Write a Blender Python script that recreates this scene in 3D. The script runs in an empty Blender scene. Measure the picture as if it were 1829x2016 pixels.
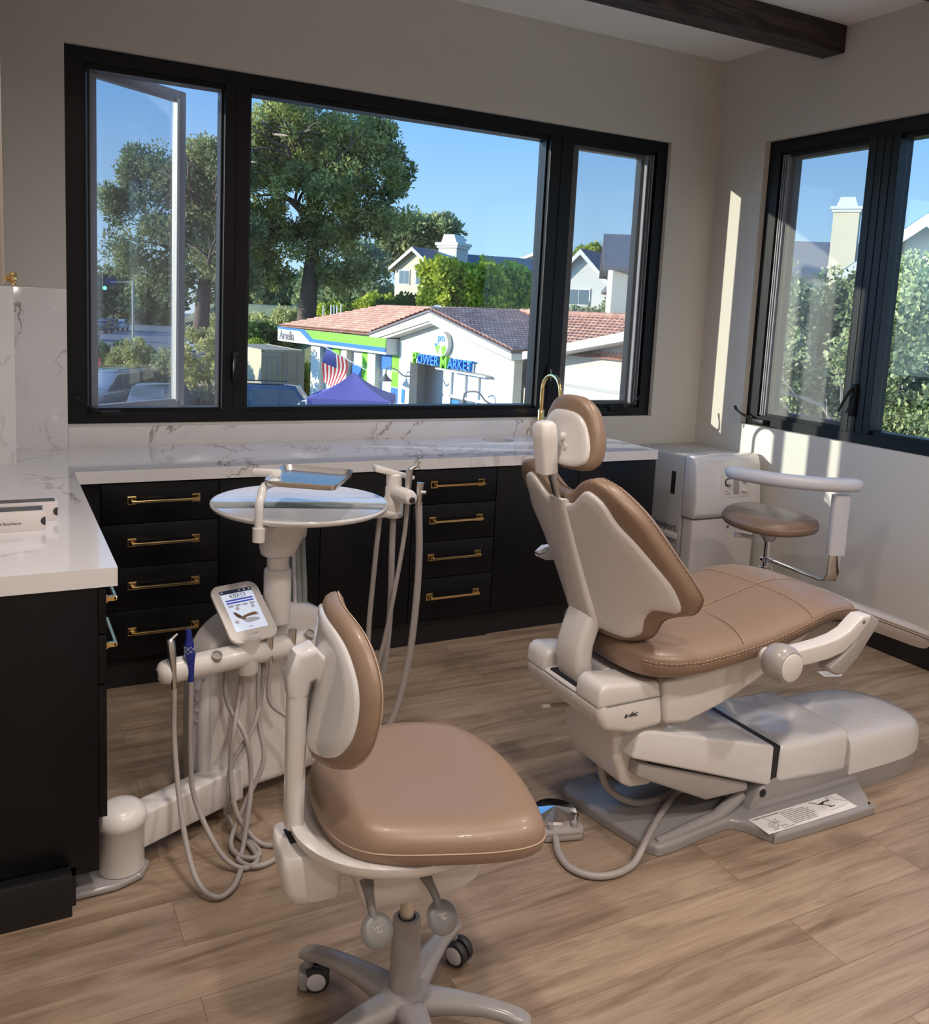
import bpy, bmesh, math, random
import numpy as np
from mathutils import Vector as V, Matrix
random.seed(7); rng = np.random.default_rng(11)
sc = bpy.context.scene
COL = sc.collection
PI = math.pi
def R(a): return math.radians(a)

# ------------------------------------------------------------ materials
def srgb(h):
    h = h.lstrip('#'); o = []
    for i in (0, 2, 4):
        c = int(h[i:i+2], 16)/255
        o.append(c/12.92 if c <= .04045 else ((c+.055)/1.055)**2.4)
    return (*o, 1)
def mat(name, col, rough=.5, metal=0, coat=0, spec=.5, bump=None, emis=None, estr=0, var=None):
    m = bpy.data.materials.new(name); m.use_nodes = True
    nt = m.node_tree; b = nt.nodes['Principled BSDF']
    c = srgb(col) if isinstance(col, str) else (*col, 1) if len(col) == 3 else col
    b.inputs['Base Color'].default_value = c
    b.inputs['Roughness'].default_value = rough
    b.inputs['Metallic'].default_value = metal
    b.inputs['Coat Weight'].default_value = coat
    b.inputs['Specular IOR Level'].default_value = spec
    if emis is not None:
        b.inputs['Emission Color'].default_value = srgb(emis) if isinstance(emis, str) else (*emis, 1)
        b.inputs['Emission Strength'].default_value = estr
    tc = nt.nodes.new('ShaderNodeTexCoord')
    if var:   # (scale, amount) gentle tonal variation of the material itself
        n = nt.nodes.new('ShaderNodeTexNoise'); n.inputs['Scale'].default_value = var[0]; n.inputs['Detail'].default_value = 4
        nt.links.new(tc.outputs['Object'], n.inputs['Vector'])
        mx = nt.nodes.new('ShaderNodeMix'); mx.data_type = 'RGBA'
        mx.inputs[6].default_value = tuple(x*(1-var[1]) for x in c[:3])+(1,)
        mx.inputs[7].default_value = tuple(min(1, x*(1+var[1])) for x in c[:3])+(1,)
        nt.links.new(n.outputs['Fac'], mx.inputs[0]); nt.links.new(mx.outputs[2], b.inputs['Base Color'])
    if bump:  # (scale, strength)
        n = nt.nodes.new('ShaderNodeTexNoise'); n.inputs['Scale'].default_value = bump[0]; n.inputs['Detail'].default_value = 3
        nt.links.new(tc.outputs['Object'], n.inputs['Vector'])
        bp = nt.nodes.new('ShaderNodeBump'); bp.inputs['Strength'].default_value = bump[1]; bp.inputs['Distance'].default_value = .002
        nt.links.new(n.outputs['Fac'], bp.inputs['Height']); nt.links.new(bp.outputs['Normal'], b.inputs['Normal'])
    return m
class NT:
    def __init__(s, m): s.t = m.node_tree; s.b = s.t.nodes.get('Principled BSDF')
    def n(s, k, **kw):
        x = s.t.nodes.new(k)
        for a, v in kw.items():
            if a.startswith('i_'): x.inputs[a[2:].replace('_', ' ')].default_value = v
            else: setattr(x, a, v)
        return x
    def l(s, a, b): s.t.links.new(a, b)
def ramp(nt, stops):
    r = nt.n('ShaderNodeValToRGB'); e = r.color_ramp.elements
    while len(e) < len(stops): e.new(.5)
    for i, (p, c) in enumerate(stops): e[i].position = p; e[i].color = c if len(c) == 4 else (*c, 1)
    return r

M = {}
M['wall'] = mat('wall_paint', (.60, .578, .535), .85, bump=(260, .12), spec=.25)
M['ceil'] = mat('ceiling_paint', (.86, .84, .81), .9, spec=.2)
M['black'] = mat('cabinet_black', (.0028, .003, .005), .34, spec=.3)
M['blackgap'] = mat('cabinet_carcass', (.004, .004, .005), .8)
M['base'] = mat('baseboard_black', (.008, .008, .010), .35)
M['frame'] = mat('window_frame_black', (.0035, .004, .006), .42, spec=.3)
M['sashout'] = mat('sash_outside_grey', (.22, .22, .25), .45)
M['brass'] = mat('polished_brass', (.83, .60, .27), .16, 1)
M['white'] = mat('white_plastic', (.69, .655, .63), .30, coat=.15)
M['whitec'] = mat('white_enamel', (.72, .70, .70), .18, coat=.5)
M['mirrorw'] = mat('glossy_white_top', (.70, .69, .70), .05, coat=1)
M['greyp'] = mat('warm_grey_plastic', (.35, .32, .305), .3, coat=.15)
M['greyb'] = mat('base_grey_plastic', (.30, .285, .28), .24, coat=.2)
M['greyd'] = mat('paddle_dark_grey', (.16, .155, .15), .38)
M['hose'] = mat('hose_taupe', (.36, .325, .31), .42)
M['hoseg'] = mat('tubing_greygreen', (.27, .31, .30), .42)
M['chrome'] = mat('chrome', (.82, .82, .84), .08, 1)
M['bead'] = mat('pale_glazing_bead', (.50, .50, .47), .5)
M['steel'] = mat('brushed_steel', (.62, .60, .57), .28, 1)
M['trayst'] = mat('satin_tray_steel', (.74, .73, .72), .3, 1)
M['dark'] = mat('dark_recess', (.012, .012, .015), .6)
M['rubber'] = mat('black_rubber', (.025, .025, .028), .5)
M['leather'] = mat('tan_leather', (.26, .172, .118), .38, coat=.06, bump=(420, .18), var=(3, .05))
M['stitch'] = mat('thread_beige', (.50, .36, .26), .7)
M['seam'] = mat('leather_seam_shadowless', (.15, .085, .05), .7)
M['blue'] = mat('blue_mesh_tip', (.008, .02, .20), .4)
M['pad'] = mat('pale_grey_vinyl', (.62, .62, .66), .38, coat=.1)
M['gloss'] = mat('clear_film_leather', (.42, .38, .37), .12, coat=1)
M['paper'] = mat('white_paper', (.80, .78, .76), .6)
M['ink'] = mat('dark_ink', (.03, .03, .035), .6)
M['boxw'] = mat('white_carton', (.72, .66, .65), .45)
M['boxg'] = mat('grey_carton_lid', (.10, .10, .10), .5)
M['cab'] = mat('painted_upper_cabinet', (.36, .32, .29), .5)
M['newp'] = mat('side_unit_grey', (.42, .41, .40), .45)

def quartz():
    m = mat('veined_quartz', (.8, .79, .8), .10, coat=.25); nt = NT(m)
    tc = nt.n('ShaderNodeTexCoord'); mp = nt.n('ShaderNodeMapping'); mp.inputs['Rotation'].default_value = (.3, .2, .65)
    nt.l(tc.outputs['Object'], mp.inputs['Vector'])
    w = nt.n('ShaderNodeTexNoise', i_Scale=1.35, i_Detail=7, i_Roughness=.62, i_Distortion=1.0)
    nt.l(mp.outputs['Vector'], w.inputs['Vector'])
    r = ramp(nt, [(.0, (0, 0, 0)), (.487, (0, 0, 0)), (.5, (1, 1, 1)), (.509, (0, 0, 0)), (1, (0, 0, 0))])
    nt.l(w.outputs['Fac'], r.inputs['Fac'])
    k = nt.n('ShaderNodeTexNoise', i_Scale=2.1, i_Detail=2); nt.l(mp.outputs['Vector'], k.inputs['Vector'])
    r2 = ramp(nt, [(.40, (0, 0, 0)), (.56, (1, 1, 1))]); nt.l(k.outputs['Fac'], r2.inputs['Fac'])
    mu = nt.n('ShaderNodeMath', operation='MULTIPLY'); nt.l(r.outputs['Color'], mu.inputs[0]); nt.l(r2.outputs['Color'], mu.inputs[1])
    c = nt.n('ShaderNodeTexNoise', i_Scale=.9, i_Detail=3); nt.l(mp.outputs['Vector'], c.inputs['Vector'])
    base = ramp(nt, [(.42, (.78, .765, .775)), (.66, (.70, .68, .68))]); nt.l(c.outputs['Fac'], base.inputs['Fac'])
    mx = nt.n('ShaderNodeMix', data_type='RGBA'); mx.inputs[7].default_value = (.27, .24, .215, 1)
    nt.l(mu.outputs[0], mx.inputs[0]); nt.l(base.outputs['Color'], mx.inputs[6]); nt.l(mx.outputs[2], nt.b.inputs['Base Color'])
    return m
M['quartz'] = quartz()

def floor_mat():
    m = mat('oak_plank_floor', (.4, .3, .2), .38, spec=.4); nt = NT(m)
    tc = nt.n('ShaderNodeTexCoord')
    br = nt.n('ShaderNodeTexBrick', offset=.37, i_Scale=1.0, i_Mortar_Size=.0011, i_Mortar_Smooth=.2, i_Brick_Width=1.5, i_Row_Height=.185)
    br.inputs['Color1'].default_value = (.2, .2, .2, 1); br.inputs['Color2'].default_value = (.8, .8, .8, 1); br.inputs['Mortar'].default_value = (.5, .5, .5, 1)
    nt.l(tc.outputs['Object'], br.inputs['Vector'])
    mp = nt.n('ShaderNodeMapping'); mp.inputs['Scale'].default_value = (1.3, 11, 1)
    add = nt.n('ShaderNodeVectorMath', operation='ADD')     # shift the grain from plank to plank
    sc_ = nt.n('ShaderNodeVectorMath', operation='SCALE'); sc_.inputs['Scale'].default_value = 7
    nt.l(br.outputs['Color'], sc_.inputs[0]); nt.l(tc.outputs['Object'], add.inputs[0]); nt.l(sc_.outputs[0], add.inputs[1])
    nt.l(add.outputs[0], mp.inputs['Vector'])
    g = nt.n('ShaderNodeTexNoise', i_Scale=1.25, i_Detail=10, i_Roughness=.64, i_Distortion=.9); nt.l(mp.outputs['Vector'], g.inputs['Vector'])
    r = ramp(nt, [(.22, (.12, .082, .056)), (.40, (.245, .175, .120)), (.53, (.335, .248, .178)), (.75, (.42, .325, .24))])
    nt.l(g.outputs['Fac'], r.inputs['Fac'])
    mp2 = nt.n('ShaderNodeMapping'); mp2.inputs['Scale'].default_value = (2.0, 90, 1); nt.l(add.outputs[0], mp2.inputs['Vector'])
    g2 = nt.n('ShaderNodeTexNoise', i_Scale=2.5, i_Detail=4, i_Roughness=.6); nt.l(mp2.outputs['Vector'], g2.inputs['Vector'])
    r3 = ramp(nt, [(.3, (.80, .78, .76)), (.62, (1.05, 1.05, 1.05))]); nt.l(g2.outputs['Fac'], r3.inputs['Fac'])
    mu = nt.n('ShaderNodeMix', data_type='RGBA', blend_type='MULTIPLY'); mu.inputs[0].default_value = .85
    nt.l(r.outputs['Color'], mu.inputs[6]); nt.l(r3.outputs['Color'], mu.inputs[7])
    tn = ramp(nt, [(0, (.86, .86, .86)), (1, (1.08, 1.06, 1.04))]); nt.l(br.outputs['Color'], tn.inputs['Fac'])
    mu2 = nt.n('ShaderNodeMix', data_type='RGBA', blend_type='MULTIPLY'); mu2.inputs[0].default_value = 1
    nt.l(mu.outputs[2], mu2.inputs[6]); nt.l(tn.outputs['Color'], mu2.inputs[7])
    dk = nt.n('ShaderNodeMix', data_type='RGBA'); dk.inputs[7].default_value = (.16, .11, .075, 1)
    nt.l(br.outputs['Fac'], dk.inputs[0]); nt.l(mu2.outputs[2], dk.inputs[6]); nt.l(dk.outputs[2], nt.b.inputs['Base Color'])
    bp = nt.n('ShaderNodeBump', i_Strength=.12, i_Distance=.002); nt.l(g2.outputs['Fac'], bp.inputs['Height']); nt.l(bp.outputs['Normal'], nt.b.inputs['Normal'])
    return m
M['floor'] = floor_mat()

def beam_mat():
    m = mat('dark_stained_timber', (.05, .03, .025), .55); nt = NT(m)
    tc = nt.n('ShaderNodeTexCoord'); mp = nt.n('ShaderNodeMapping'); mp.inputs['Scale'].default_value = (.8, 7, 7)
    nt.l(tc.outputs['Object'], mp.inputs['Vector'])
    g = nt.n('ShaderNodeTexNoise', i_Scale=1.6, i_Detail=2, i_Distortion=.3); nt.l(mp.outputs['Vector'], g.inputs['Vector'])
    ms = nt.n('ShaderNodeMath', operation='MULTIPLY'); ms.inputs[1].default_value = 34; nt.l(g.outputs['Fac'], ms.inputs[0])
    sn = nt.n('ShaderNodeMath', operation='SINE'); nt.l(ms.outputs[0], sn.inputs[0])
    r = ramp(nt, [(.0, (.012, .007, .007)), (.55, (.032, .018, .016)), (1, (.055, .030, .026))])
    mr = nt.n('ShaderNodeMapRange'); mr.inputs[1].default_value = -1; nt.l(sn.outputs[0], mr.inputs[0]); nt.l(mr.outputs[0], r.inputs['Fac'])
    nt.l(r.outputs['Color'], nt.b.inputs['Base Color'])
    bp = nt.n('ShaderNodeBump', i_Strength=.7, i_Distance=.006); nt.l(mr.outputs[0], bp.inputs['Height']); nt.l(bp.outputs['Normal'], nt.b.inputs['Normal'])
    return m
M['beam'] = beam_mat()

def glass_mat(name, refl=1.0, tint=(.93, .96, .95)):
    m = bpy.data.materials.new(name); m.use_nodes = True; nt = NT(m); t = m.node_tree
    t.nodes.remove(nt.b)
    out = t.nodes['Material Output']
    tr = nt.n('ShaderNodeBsdfTransparent'); tr.inputs['Color'].default_value = (*tint, 1)
    gl = nt.n('ShaderNodeBsdfGlossy', i_Roughness=.0)
    fr = nt.n('ShaderNodeLayerWeight', i_Blend=.5)
    p5 = nt.n('ShaderNodeMath', operation='POWER'); p5.inputs[1].default_value = 5; nt.l(fr.outputs['Facing'], p5.inputs[0])
    ma = nt.n('ShaderNodeMath', operation='MULTIPLY_ADD'); ma.inputs[1].default_value = .96; ma.inputs[2].default_value = .042; nt.l(p5.outputs[0], ma.inputs[0])
    mu = nt.n('ShaderNodeMath', operation='MULTIPLY', use_clamp=True); mu.inputs[1].default_value = refl; nt.l(ma.outputs[0], mu.inputs[0])
    mx = nt.n('ShaderNodeMixShader'); nt.l(mu.outputs[0], mx.inputs[0]); nt.l(tr.outputs[0], mx.inputs[1]); nt.l(gl.outputs[0], mx.inputs[2])
    nt.l(mx.outputs[0], out.inputs['Surface'])
    return m
M['glass'] = glass_mat('window_glass', .6)
M['glass2'] = glass_mat('coated_sash_glass', 2.2, (.93, .96, .97))
def screen_mat():
    m = bpy.data.materials.new('insect_screen_mesh'); m.use_nodes = True; nt = NT(m); t = m.node_tree
    t.nodes.remove(nt.b); out = t.nodes['Material Output']
    tr = nt.n('ShaderNodeBsdfTransparent'); df = nt.n('ShaderNodeBsdfDiffuse'); df.inputs['Color'].default_value = (.42, .42, .43, 1)
    mx = nt.n('ShaderNodeMixShader'); mx.inputs[0].default_value = .15
    nt.l(tr.outputs[0], mx.inputs[1]); nt.l(df.outputs[0], mx.inputs[2]); nt.l(mx.outputs[0], out.inputs['Surface'])
    return m
M['screen'] = screen_mat()

# ------------------------------------------------------------ mesh builder
class MB:
    def __init__(s): s.v = []; s.f = []
    def add(s, vs, fs, T=None):
        o = len(s.v)
        s.v += [tuple(T @ V(p)) if T is not None else tuple(p) for p in vs]
        s.f += [tuple(i+o for i in f) for f in fs]; return s
    def box(s, x0, x1, y0, y1, z0, z1, b=0, T=None, seg=2):
        if x0 > x1: x0, x1 = x1, x0
        if y0 > y1: y0, y1 = y1, y0
        if z0 > z1: z0, z1 = z1, z0
        bm = bmesh.new(); bmesh.ops.create_cube(bm, size=1)
        for v in bm.verts: v.co = V(((x0+x1)/2+v.co.x*(x1-x0), (y0+y1)/2+v.co.y*(y1-y0), (z0+z1)/2+v.co.z*(z1-z0)))
        if b: bmesh.ops.bevel(bm, geom=bm.edges[:], offset=b, segments=seg, affect='EDGES', profile=.5)
        return s.bm(bm, T)
    def bm(s, bm, T=None):
        bm.verts.index_update()
        s.add([v.co.copy() for v in bm.verts], [[v.index for v in f.verts] for f in bm.faces], T); bm.free(); return s
    def prism(s, pts, h0, h1, T=None, b=0, seg=2):
        """outline in the XY plane of T, extruded along its Z, edges optionally bevelled"""
        bm = bmesh.new(); vs = [bm.verts.new((p[0], p[1], h0)) for p in pts]
        f = bm.faces.new(vs); r = bmesh.ops.extrude_face_region(bm, geom=[f])
        for v in [g for g in r['geom'] if isinstance(g, bmesh.types.BMVert)]: v.co.z = h1
        bmesh.ops.recalc_face_normals(bm, faces=bm.faces[:])
        if b: bmesh.ops.bevel(bm, geom=[e for e in bm.edges if e.calc_face_angle(0) > .5 or abs(e.verts[0].co.z-e.verts[1].co.z) < 1e-6], offset=b, segments=seg, affect='EDGES', profile=.5, clamp_overlap=True)
        return s.bm(bm, T)
    def loft(s, rings, c0=True, c1=True, closed=True):
        n = len(rings[0]); vs = [p for r in rings for p in r]; fs = []
        for i in range(len(rings)-1):
            for j in range(n if closed else n-1):
                k = (j+1) % n; fs.append((i*n+j, i*n+k, (i+1)*n+k, (i+1)*n+j))
        if c0: fs.append(tuple(reversed(range(n))))
        if c1: fs.append(tuple((len(rings)-1)*n+j for j in range(n)))
        return s.add(vs, fs)
    def tube(s, pts, r, n=12, caps=True, flat=1.0):
        pts = [V(p) for p in pts]; m = len(pts)
        rr = r if isinstance(r, (list, tuple)) else [r]*m
        if len(rr) != m: rr = [np.interp(i/(m-1), np.linspace(0, 1, len(rr)), rr) for i in range(m)]
        tan = [(pts[min(i+1, m-1)]-pts[max(i-1, 0)]).normalized() for i in range(m)]
        up = V((0, 0, 1)) if abs(tan[0].z) < .9 else V((1, 0, 0))
        nrm = tan[0].cross(up).normalized(); rings = []
        for i in range(m):
            nrm = (nrm-tan[i]*nrm.dot(tan[i])).normalized(); bi = tan[i].cross(nrm)
            rings.append([pts[i]+(nrm*math.cos(2*PI*j/n)+bi*math.sin(2*PI*j/n)*flat)*rr[i] for j in range(n)])
        return s.loft(rings, caps, caps)
    def lathe(s, prof, T=None, n=32):
        """profile of (radius, height) about T's Z axis"""
        vs = []; fs = []; m = len(prof)
        for r, h in prof:
            for j in range(n): vs.append((r*math.cos(2*PI*j/n), r*math.sin(2*PI*j/n), h))
        for i in range(m-1):
            for j in range(n):
                k = (j+1) % n; fs.append((i*n+j, i*n+k, (i+1)*n+k, (i+1)*n+j))
        if prof[0][0] > 1e-6: fs.append(tuple(reversed(range(n))))
        if prof[-1][0] > 1e-6: fs.append(tuple((m-1)*n+j for j in range(n)))
        return s.add(vs, fs, T)
    def pad(s, out, prof, warp, rings_in=5, back=True):
        """cushion: outline inset by prof[(inset, h)], both caps closed by rings shrinking to the centre; warp(a,b,h)->xyz"""
        n = len(out); P = [V((p[0], p[1])) for p in out]
        area = sum(P[i].x*P[(i+1) % n].y-P[(i+1) % n].x*P[i].y for i in range(n))
        sg = 1 if area > 0 else -1; N = []
        for i in range(n):
            t = (P[(i+1) % n]-P[i-1]).normalized(); N.append(V((-t.y, t.x))*sg)
        c = sum(P, V((0, 0)))/n; vs = []; fs = []
        L = []
        def ring(q, h): L.append([(a.x, a.y, h) for a in q])
        p0, h0 = prof[0]; q = [P[i]+N[i]*p0 for i in range(n)]
        if back:
            for k in range(1, rings_in): ring([c+(a-c)*(k/rings_in) for a in q], h0)
        for ins, h in prof: ring([P[i]+N[i]*ins for i in range(n)], h)
        p1, h1 = prof[-1]; q = [P[i]+N[i]*p1 for i in range(n)]
        for k in range(rings_in-1, 0, -1): ring([c+(a-c)*(k/rings_in) for a in q], h1)
        for r in L: vs += r
        for i in range(len(L)-1):
            for j in range(n):
                k = (j+1) % n; fs.append((i*n+j, i*n+k, (i+1)*n+k, (i+1)*n+j))
        b = len(vs); vs += [(c.x, c.y, h0), (c.x, c.y, h1)]
        if back:
            for j in range(n): fs.append((b, (j+1) % n, j))
        for j in range(n): fs.append((b+1, (len(L)-1)*n+j, (len(L)-1)*n+(j+1) % n))
        return s.add([warp(*p) for p in vs], fs)

def sm(pts, k=6, closed=False):
    """Catmull-Rom through points (2D or 3D tuples)"""
    P = [np.array(p, float) for p in pts]; n = len(P); out = []
    rg = range(n) if closed else range(n-1)
    for i in rg:
        p1, p2 = P[i], P[(i+1) % n]
        p0 = P[i-1] if (closed or i > 0) else 2*p1-p2
        p3 = P[(i+2) % n] if (closed or i < n-2) else 2*p2-p1
        for j in range(k):
            t = j/k; out.append(tuple(.5*((2*p1)+(-p0+p2)*t+(2*p0-5*p1+4*p2-p3)*t*t+(-p0+3*p1-3*p2+p3)*t**3)))
    if not closed: out.append(tuple(P[-1]))
    return out
def resample(pts, n):
    P = np.array(pts+[pts[0]], float); d = np.r_[0, np.cumsum(np.linalg.norm(np.diff(P, axis=0), axis=1))]
    t = np.linspace(0, d[-1], n, endpoint=False)
    return [tuple(np.interp(x, d, P[:, k]) for k in range(P.shape[1])) for x in t]
def rrect(w, h, r, n=5, cx=0, cy=0):
    o = []
    for sx, sy, a0 in ((1, 1, 0), (-1, 1, 90), (-1, -1, 180), (1, -1, 270)):
        for i in range(n+1):
            a = R(a0+90*i/n); o.append((cx+sx*(w/2-r)+r*math.cos(a), cy+sy*(h/2-r)+r*math.sin(a)))
    return o
def frame(o, x, z):
    x = V(x).normalized(); z = V(z); z = (z-x*z.dot(x)).normalized(); y = z.cross(x)
    m = Matrix((x, y, z)).transposed().to_4x4(); m.translation = V(o); return m
def ident(a, b, h): return (a, b, h)
XZ = lambda y=0: frame((0, y, 0), (1, 0, 0), (0, -1, 0))     # prism outline (x,z), extruded towards -y

def text_mb(s, size, T, ext=.0005, align='LEFT', bold=0, shear=0, mb=None, sx=1):
    cu = bpy.data.curves.new('t', 'FONT'); cu.body = s; cu.size = size; cu.extrude = ext; cu.align_x = align
    cu.offset = bold; cu.shear = shear; cu.resolution_u = 3
    o = bpy.data.objects.new('t', cu); COL.objects.link(o); bpy.context.view_layer.update()
    me = bpy.data.meshes.new_from_object(o.evaluated_get(bpy.context.evaluated_depsgraph_get()))
    mb = mb or MB(); mb.add([(v.co.x*sx, v.co.y, v.co.z) for v in me.vertices], [tuple(p.vertices) for p in me.polygons], T)
    bpy.data.objects.remove(o); bpy.data.curves.remove(cu); bpy.data.meshes.remove(me)
    return mb

# ------------------------------------------------------------ objects
WL = {}
HOM = None; HC = V((-3.956, -4.3242, 1.6093))
def tag(o, label=None, cat=None, group=None, kind=None):
    if label: o['label'] = label
    if cat: o['category'] = cat
    if group: o['group'] = group
    if kind: o['kind'] = kind
    return o
def root(name, loc, label=None, cat=None, group=None, kind=None):
    o = bpy.data.objects.new(name, None); o.empty_display_size = .1; o.location = loc; COL.objects.link(o)
    WL[o] = V(loc); return tag(o, label, cat, group, kind)
def part(name, mb, m, parent=None, label=None, cat=None, group=None, kind=None, smooth=True, ang=38, loc=None):
    if HOM: mb.v = [tuple(HC+(V(p)-HC)*HOM) for p in mb.v]
    me = bpy.data.meshes.new(name)
    L = WL[parent] if parent is not None else V(loc) if loc is not None else V((0, 0, 0))
    me.from_pydata([(p[0]-L.x, p[1]-L.y, p[2]-L.z) for p in mb.v], [], mb.f)
    bm = bmesh.new(); bm.from_mesh(me)
    bmesh.ops.remove_doubles(bm, verts=bm.verts[:], dist=1e-6)
    bmesh.ops.recalc_face_normals(bm, faces=bm.faces[:]); bm.to_mesh(me); bm.free()
    for p in me.polygons: p.use_smooth = smooth
    if smooth: me.set_sharp_from_angle(angle=R(ang))
    me.materials.append(M[m] if isinstance(m, str) else m)
    o = bpy.data.objects.new(name, me); COL.objects.link(o)
    if parent is not None: o.parent = parent
    elif loc is not None: o.location = loc
    WL[o] = L
    return tag(o, label, cat, group, kind)
def copy_tree(o, parent=None):
    c = o.copy(); COL.objects.link(c)
    if parent is not None: c.parent = parent
    for ch in list(o.children): copy_tree(ch, c)
    return c
# ------------------------------------------------------------ camera
f_px, cy_px = 1769.1, 847.0
yaw, pitch, roll = .4884, -.1343, .0490
fw = V((math.sin(yaw)*math.cos(pitch), math.cos(yaw)*math.cos(pitch), math.sin(pitch)))
rt0 = V((math.cos(yaw), -math.sin(yaw), 0)); up0 = rt0.cross(fw)
rt = rt0*math.cos(roll)+up0*math.sin(roll); up = -rt0*math.sin(roll)+up0*math.cos(roll)
cam = bpy.data.cameras.new('camera'); co = bpy.data.objects.new('camera', cam); COL.objects.link(co)
mw = Matrix((rt, up, -fw)).transposed().to_4x4(); mw.translation = V((-3.956, -4.3242, 1.6093)); co.matrix_world = mw
cam.sensor_fit = 'HORIZONTAL'; cam.sensor_width = 36; cam.lens = f_px/1829*36
cam.shift_y = (cy_px-1008)/1829; cam.clip_start = .05; cam.clip_end = 900
sc.camera = co

# ------------------------------------------------------------ room shell
WX0, WX1, WZ0, WZ1, H = -3.658, -.364, 1.0114, 2.6427, 3.156
RY0, RY1 = -.384, -3.05
XL, YF = -4.56, -7.4
def wall_box(b, *a): b.box(*a)
part('floor', MB().box(XL-.2, .2, YF-.2, .2, -.12, 0), 'floor', kind='structure')
part('ceiling', MB().box(XL-.2, .2, YF-.2, .2, H, H+.15), 'ceil', kind='structure')
b = MB(); b.box(XL-.2, WX0, 0, .2, 0, H); b.box(WX1, .2, 0, .2, 0, H); b.box(WX0, WX1, 0, .2, 0, WZ0); b.box(WX0, WX1, 0, .2, WZ1, H)
part('wall_back', b, 'wall', kind='structure')
b = MB(); b.box(0, .2, RY0, 0, 0, H); b.box(0, .2, YF, RY1, 0, H); b.box(0, .2, RY1, RY0, 0, WZ0); b.box(0, .2, RY1, RY0, WZ1, H)
part('wall_right', b, 'wall', kind='structure')
part('wall_left', MB().box(XL-.2, XL, YF, 0, 0, H), 'wall', kind='structure')
part('wall_front', MB().box(XL-.2, .2, YF-.2, YF, 0, H), 'wall', kind='structure')
b = MB(); b.box(-.014, 0, YF, -.001, 0, .133, b=.003)
part('baseboard_right', b, 'base', kind='structure')
# ceiling beams
for i, (y0, y1) in enumerate(((-.881, -.738), (-1.735, -1.592))):
    o = part('trim_%d' % (i+1), MB().box(XL+.01, -.002, y0, y1, 3.017, H, b=.006), 'beam', kind='structure')

# ------------------------------------------------------------ windows
def crank(name, parent, x, y, z, dx, hx, right_wall=False):
    """operator box on the sill with a folding crank; dx: which way the crank leans"""
    b = MB()
    def P(a, d, h): return (x-d, y-a, z+h) if right_wall else (x+a, y-d, z+h)
    T = frame(P(0, 0, 0), (0, -1, 0), (0, 0, 1)) if right_wall else frame(P(0, 0, 0), (1, 0, 0), (0, 0, 1))
    T2 = T
    d = -1 if not right_wall else 1
    # base: a low wedge on the frame rail
    sy = (lambda a: -a)
    b.prism([(-.07, -.012), (.07, -.012), (.055, .03), (-.055, .03)], 0, .03, T2 if not right_wall else frame(P(0, 0, 0), (0, -1, 0), (-1, 0, 0)) if False else T2, b=.004)
    o = part(name, b, 'frame', parent)
    h = MB(); a0 = P(dx*.03, .035, .03); a1 = P(dx*.075, .05, .055); a2 = P(dx*.115, .055, .085)
    h.tube([P(dx*.03, .02, .02), a0, a1, a2], [.009, .008, .006, .006], n=8); h.tube([a2, P(dx*.13, .056, .1)], .009, n=8)
    part('crank_handle', h, 'frame', o)
    return o
# back wall window: casement (open) | picture pane | casement
w1 = root('window_1', ((WX0+WX1)/2, .06, WZ0), kind='structure')
FY0, FY1 = .03, .135
gz0, gz1 = 1.078, 2.560
b = MB(); b.box(WX0, WX1, FY0, FY1, WZ1-.062, WZ1); b.box(WX0, WX1, FY0, FY1, WZ0, WZ0+.05)
b.box(WX0, WX0+.075, FY0, FY1, WZ0+.05, WZ1-.062); b.box(WX1-.075, WX1, FY0, FY1, WZ0+.05, WZ1-.062)
b.box(WX0+.07, WX1-.07, FY0+.02, FY1, WZ1-.085, WZ1-.06); b.box(WX0+.07, WX1-.07, FY0+.02, FY1, WZ0+.045, WZ0+.068)
part('window_frame', b, 'frame', w1, smooth=False)
for x0, x1 in ((-2.987, -2.845), (-1.199, -1.022)):
    c = (x0+x1)/2
    b = MB().box(x0+.012, x1-.012, FY0, FY1, WZ0+.05, WZ1-.062, b=.003); b.box(x0, x0+.02, FY0+.03, FY1, WZ0+.05, WZ1-.06); b.box(x1-.02, x1, FY0+.03, FY1, WZ0+.05, WZ1-.06)
    b.box(c-.004, c+.004, FY0-.004, FY0+.01, WZ0+.05, WZ1-.062)
    part('mullion', b, 'frame', w1, smooth=False)
part('glass_pane', MB().box(-2.845, -1.199, .095, .101, gz0-.01, gz1+.01), 'glass', w1, label='large fixed centre pane', smooth=False)
# right casement, closed
b = MB(); b.box(-1.022, -.97, .075, .125, gz0-.02, gz1+.02); b.box(-.52, -.43, .075, .125, gz0-.02, gz1+.02); b.box(-1.0, -.45, .075, .125, gz0-.02, gz0+.02); b.box(-1.0, -.45, .075, .125, gz1-.02, gz1+.02)
sr = part('sash', b, 'frame', w1, label='closed right casement sash', smooth=False)
part('glass_pane', MB().box(-.975, -.515, .098, .103, gz0, gz1), 'glass', sr, smooth=False)
part('insect_screen', MB().box(-1.02, -.435, .062, .0625, gz0-.01, gz1+.01), 'screen', w1, smooth=False)
b = MB()
for x0, x1 in ((-.50, -.493), (-.478, -.472), (-.458, -.45)): b.box(x0, x1, .045, .075, gz0, gz1)
part('weather_strip', b, 'sashout', w1, smooth=False)
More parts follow.
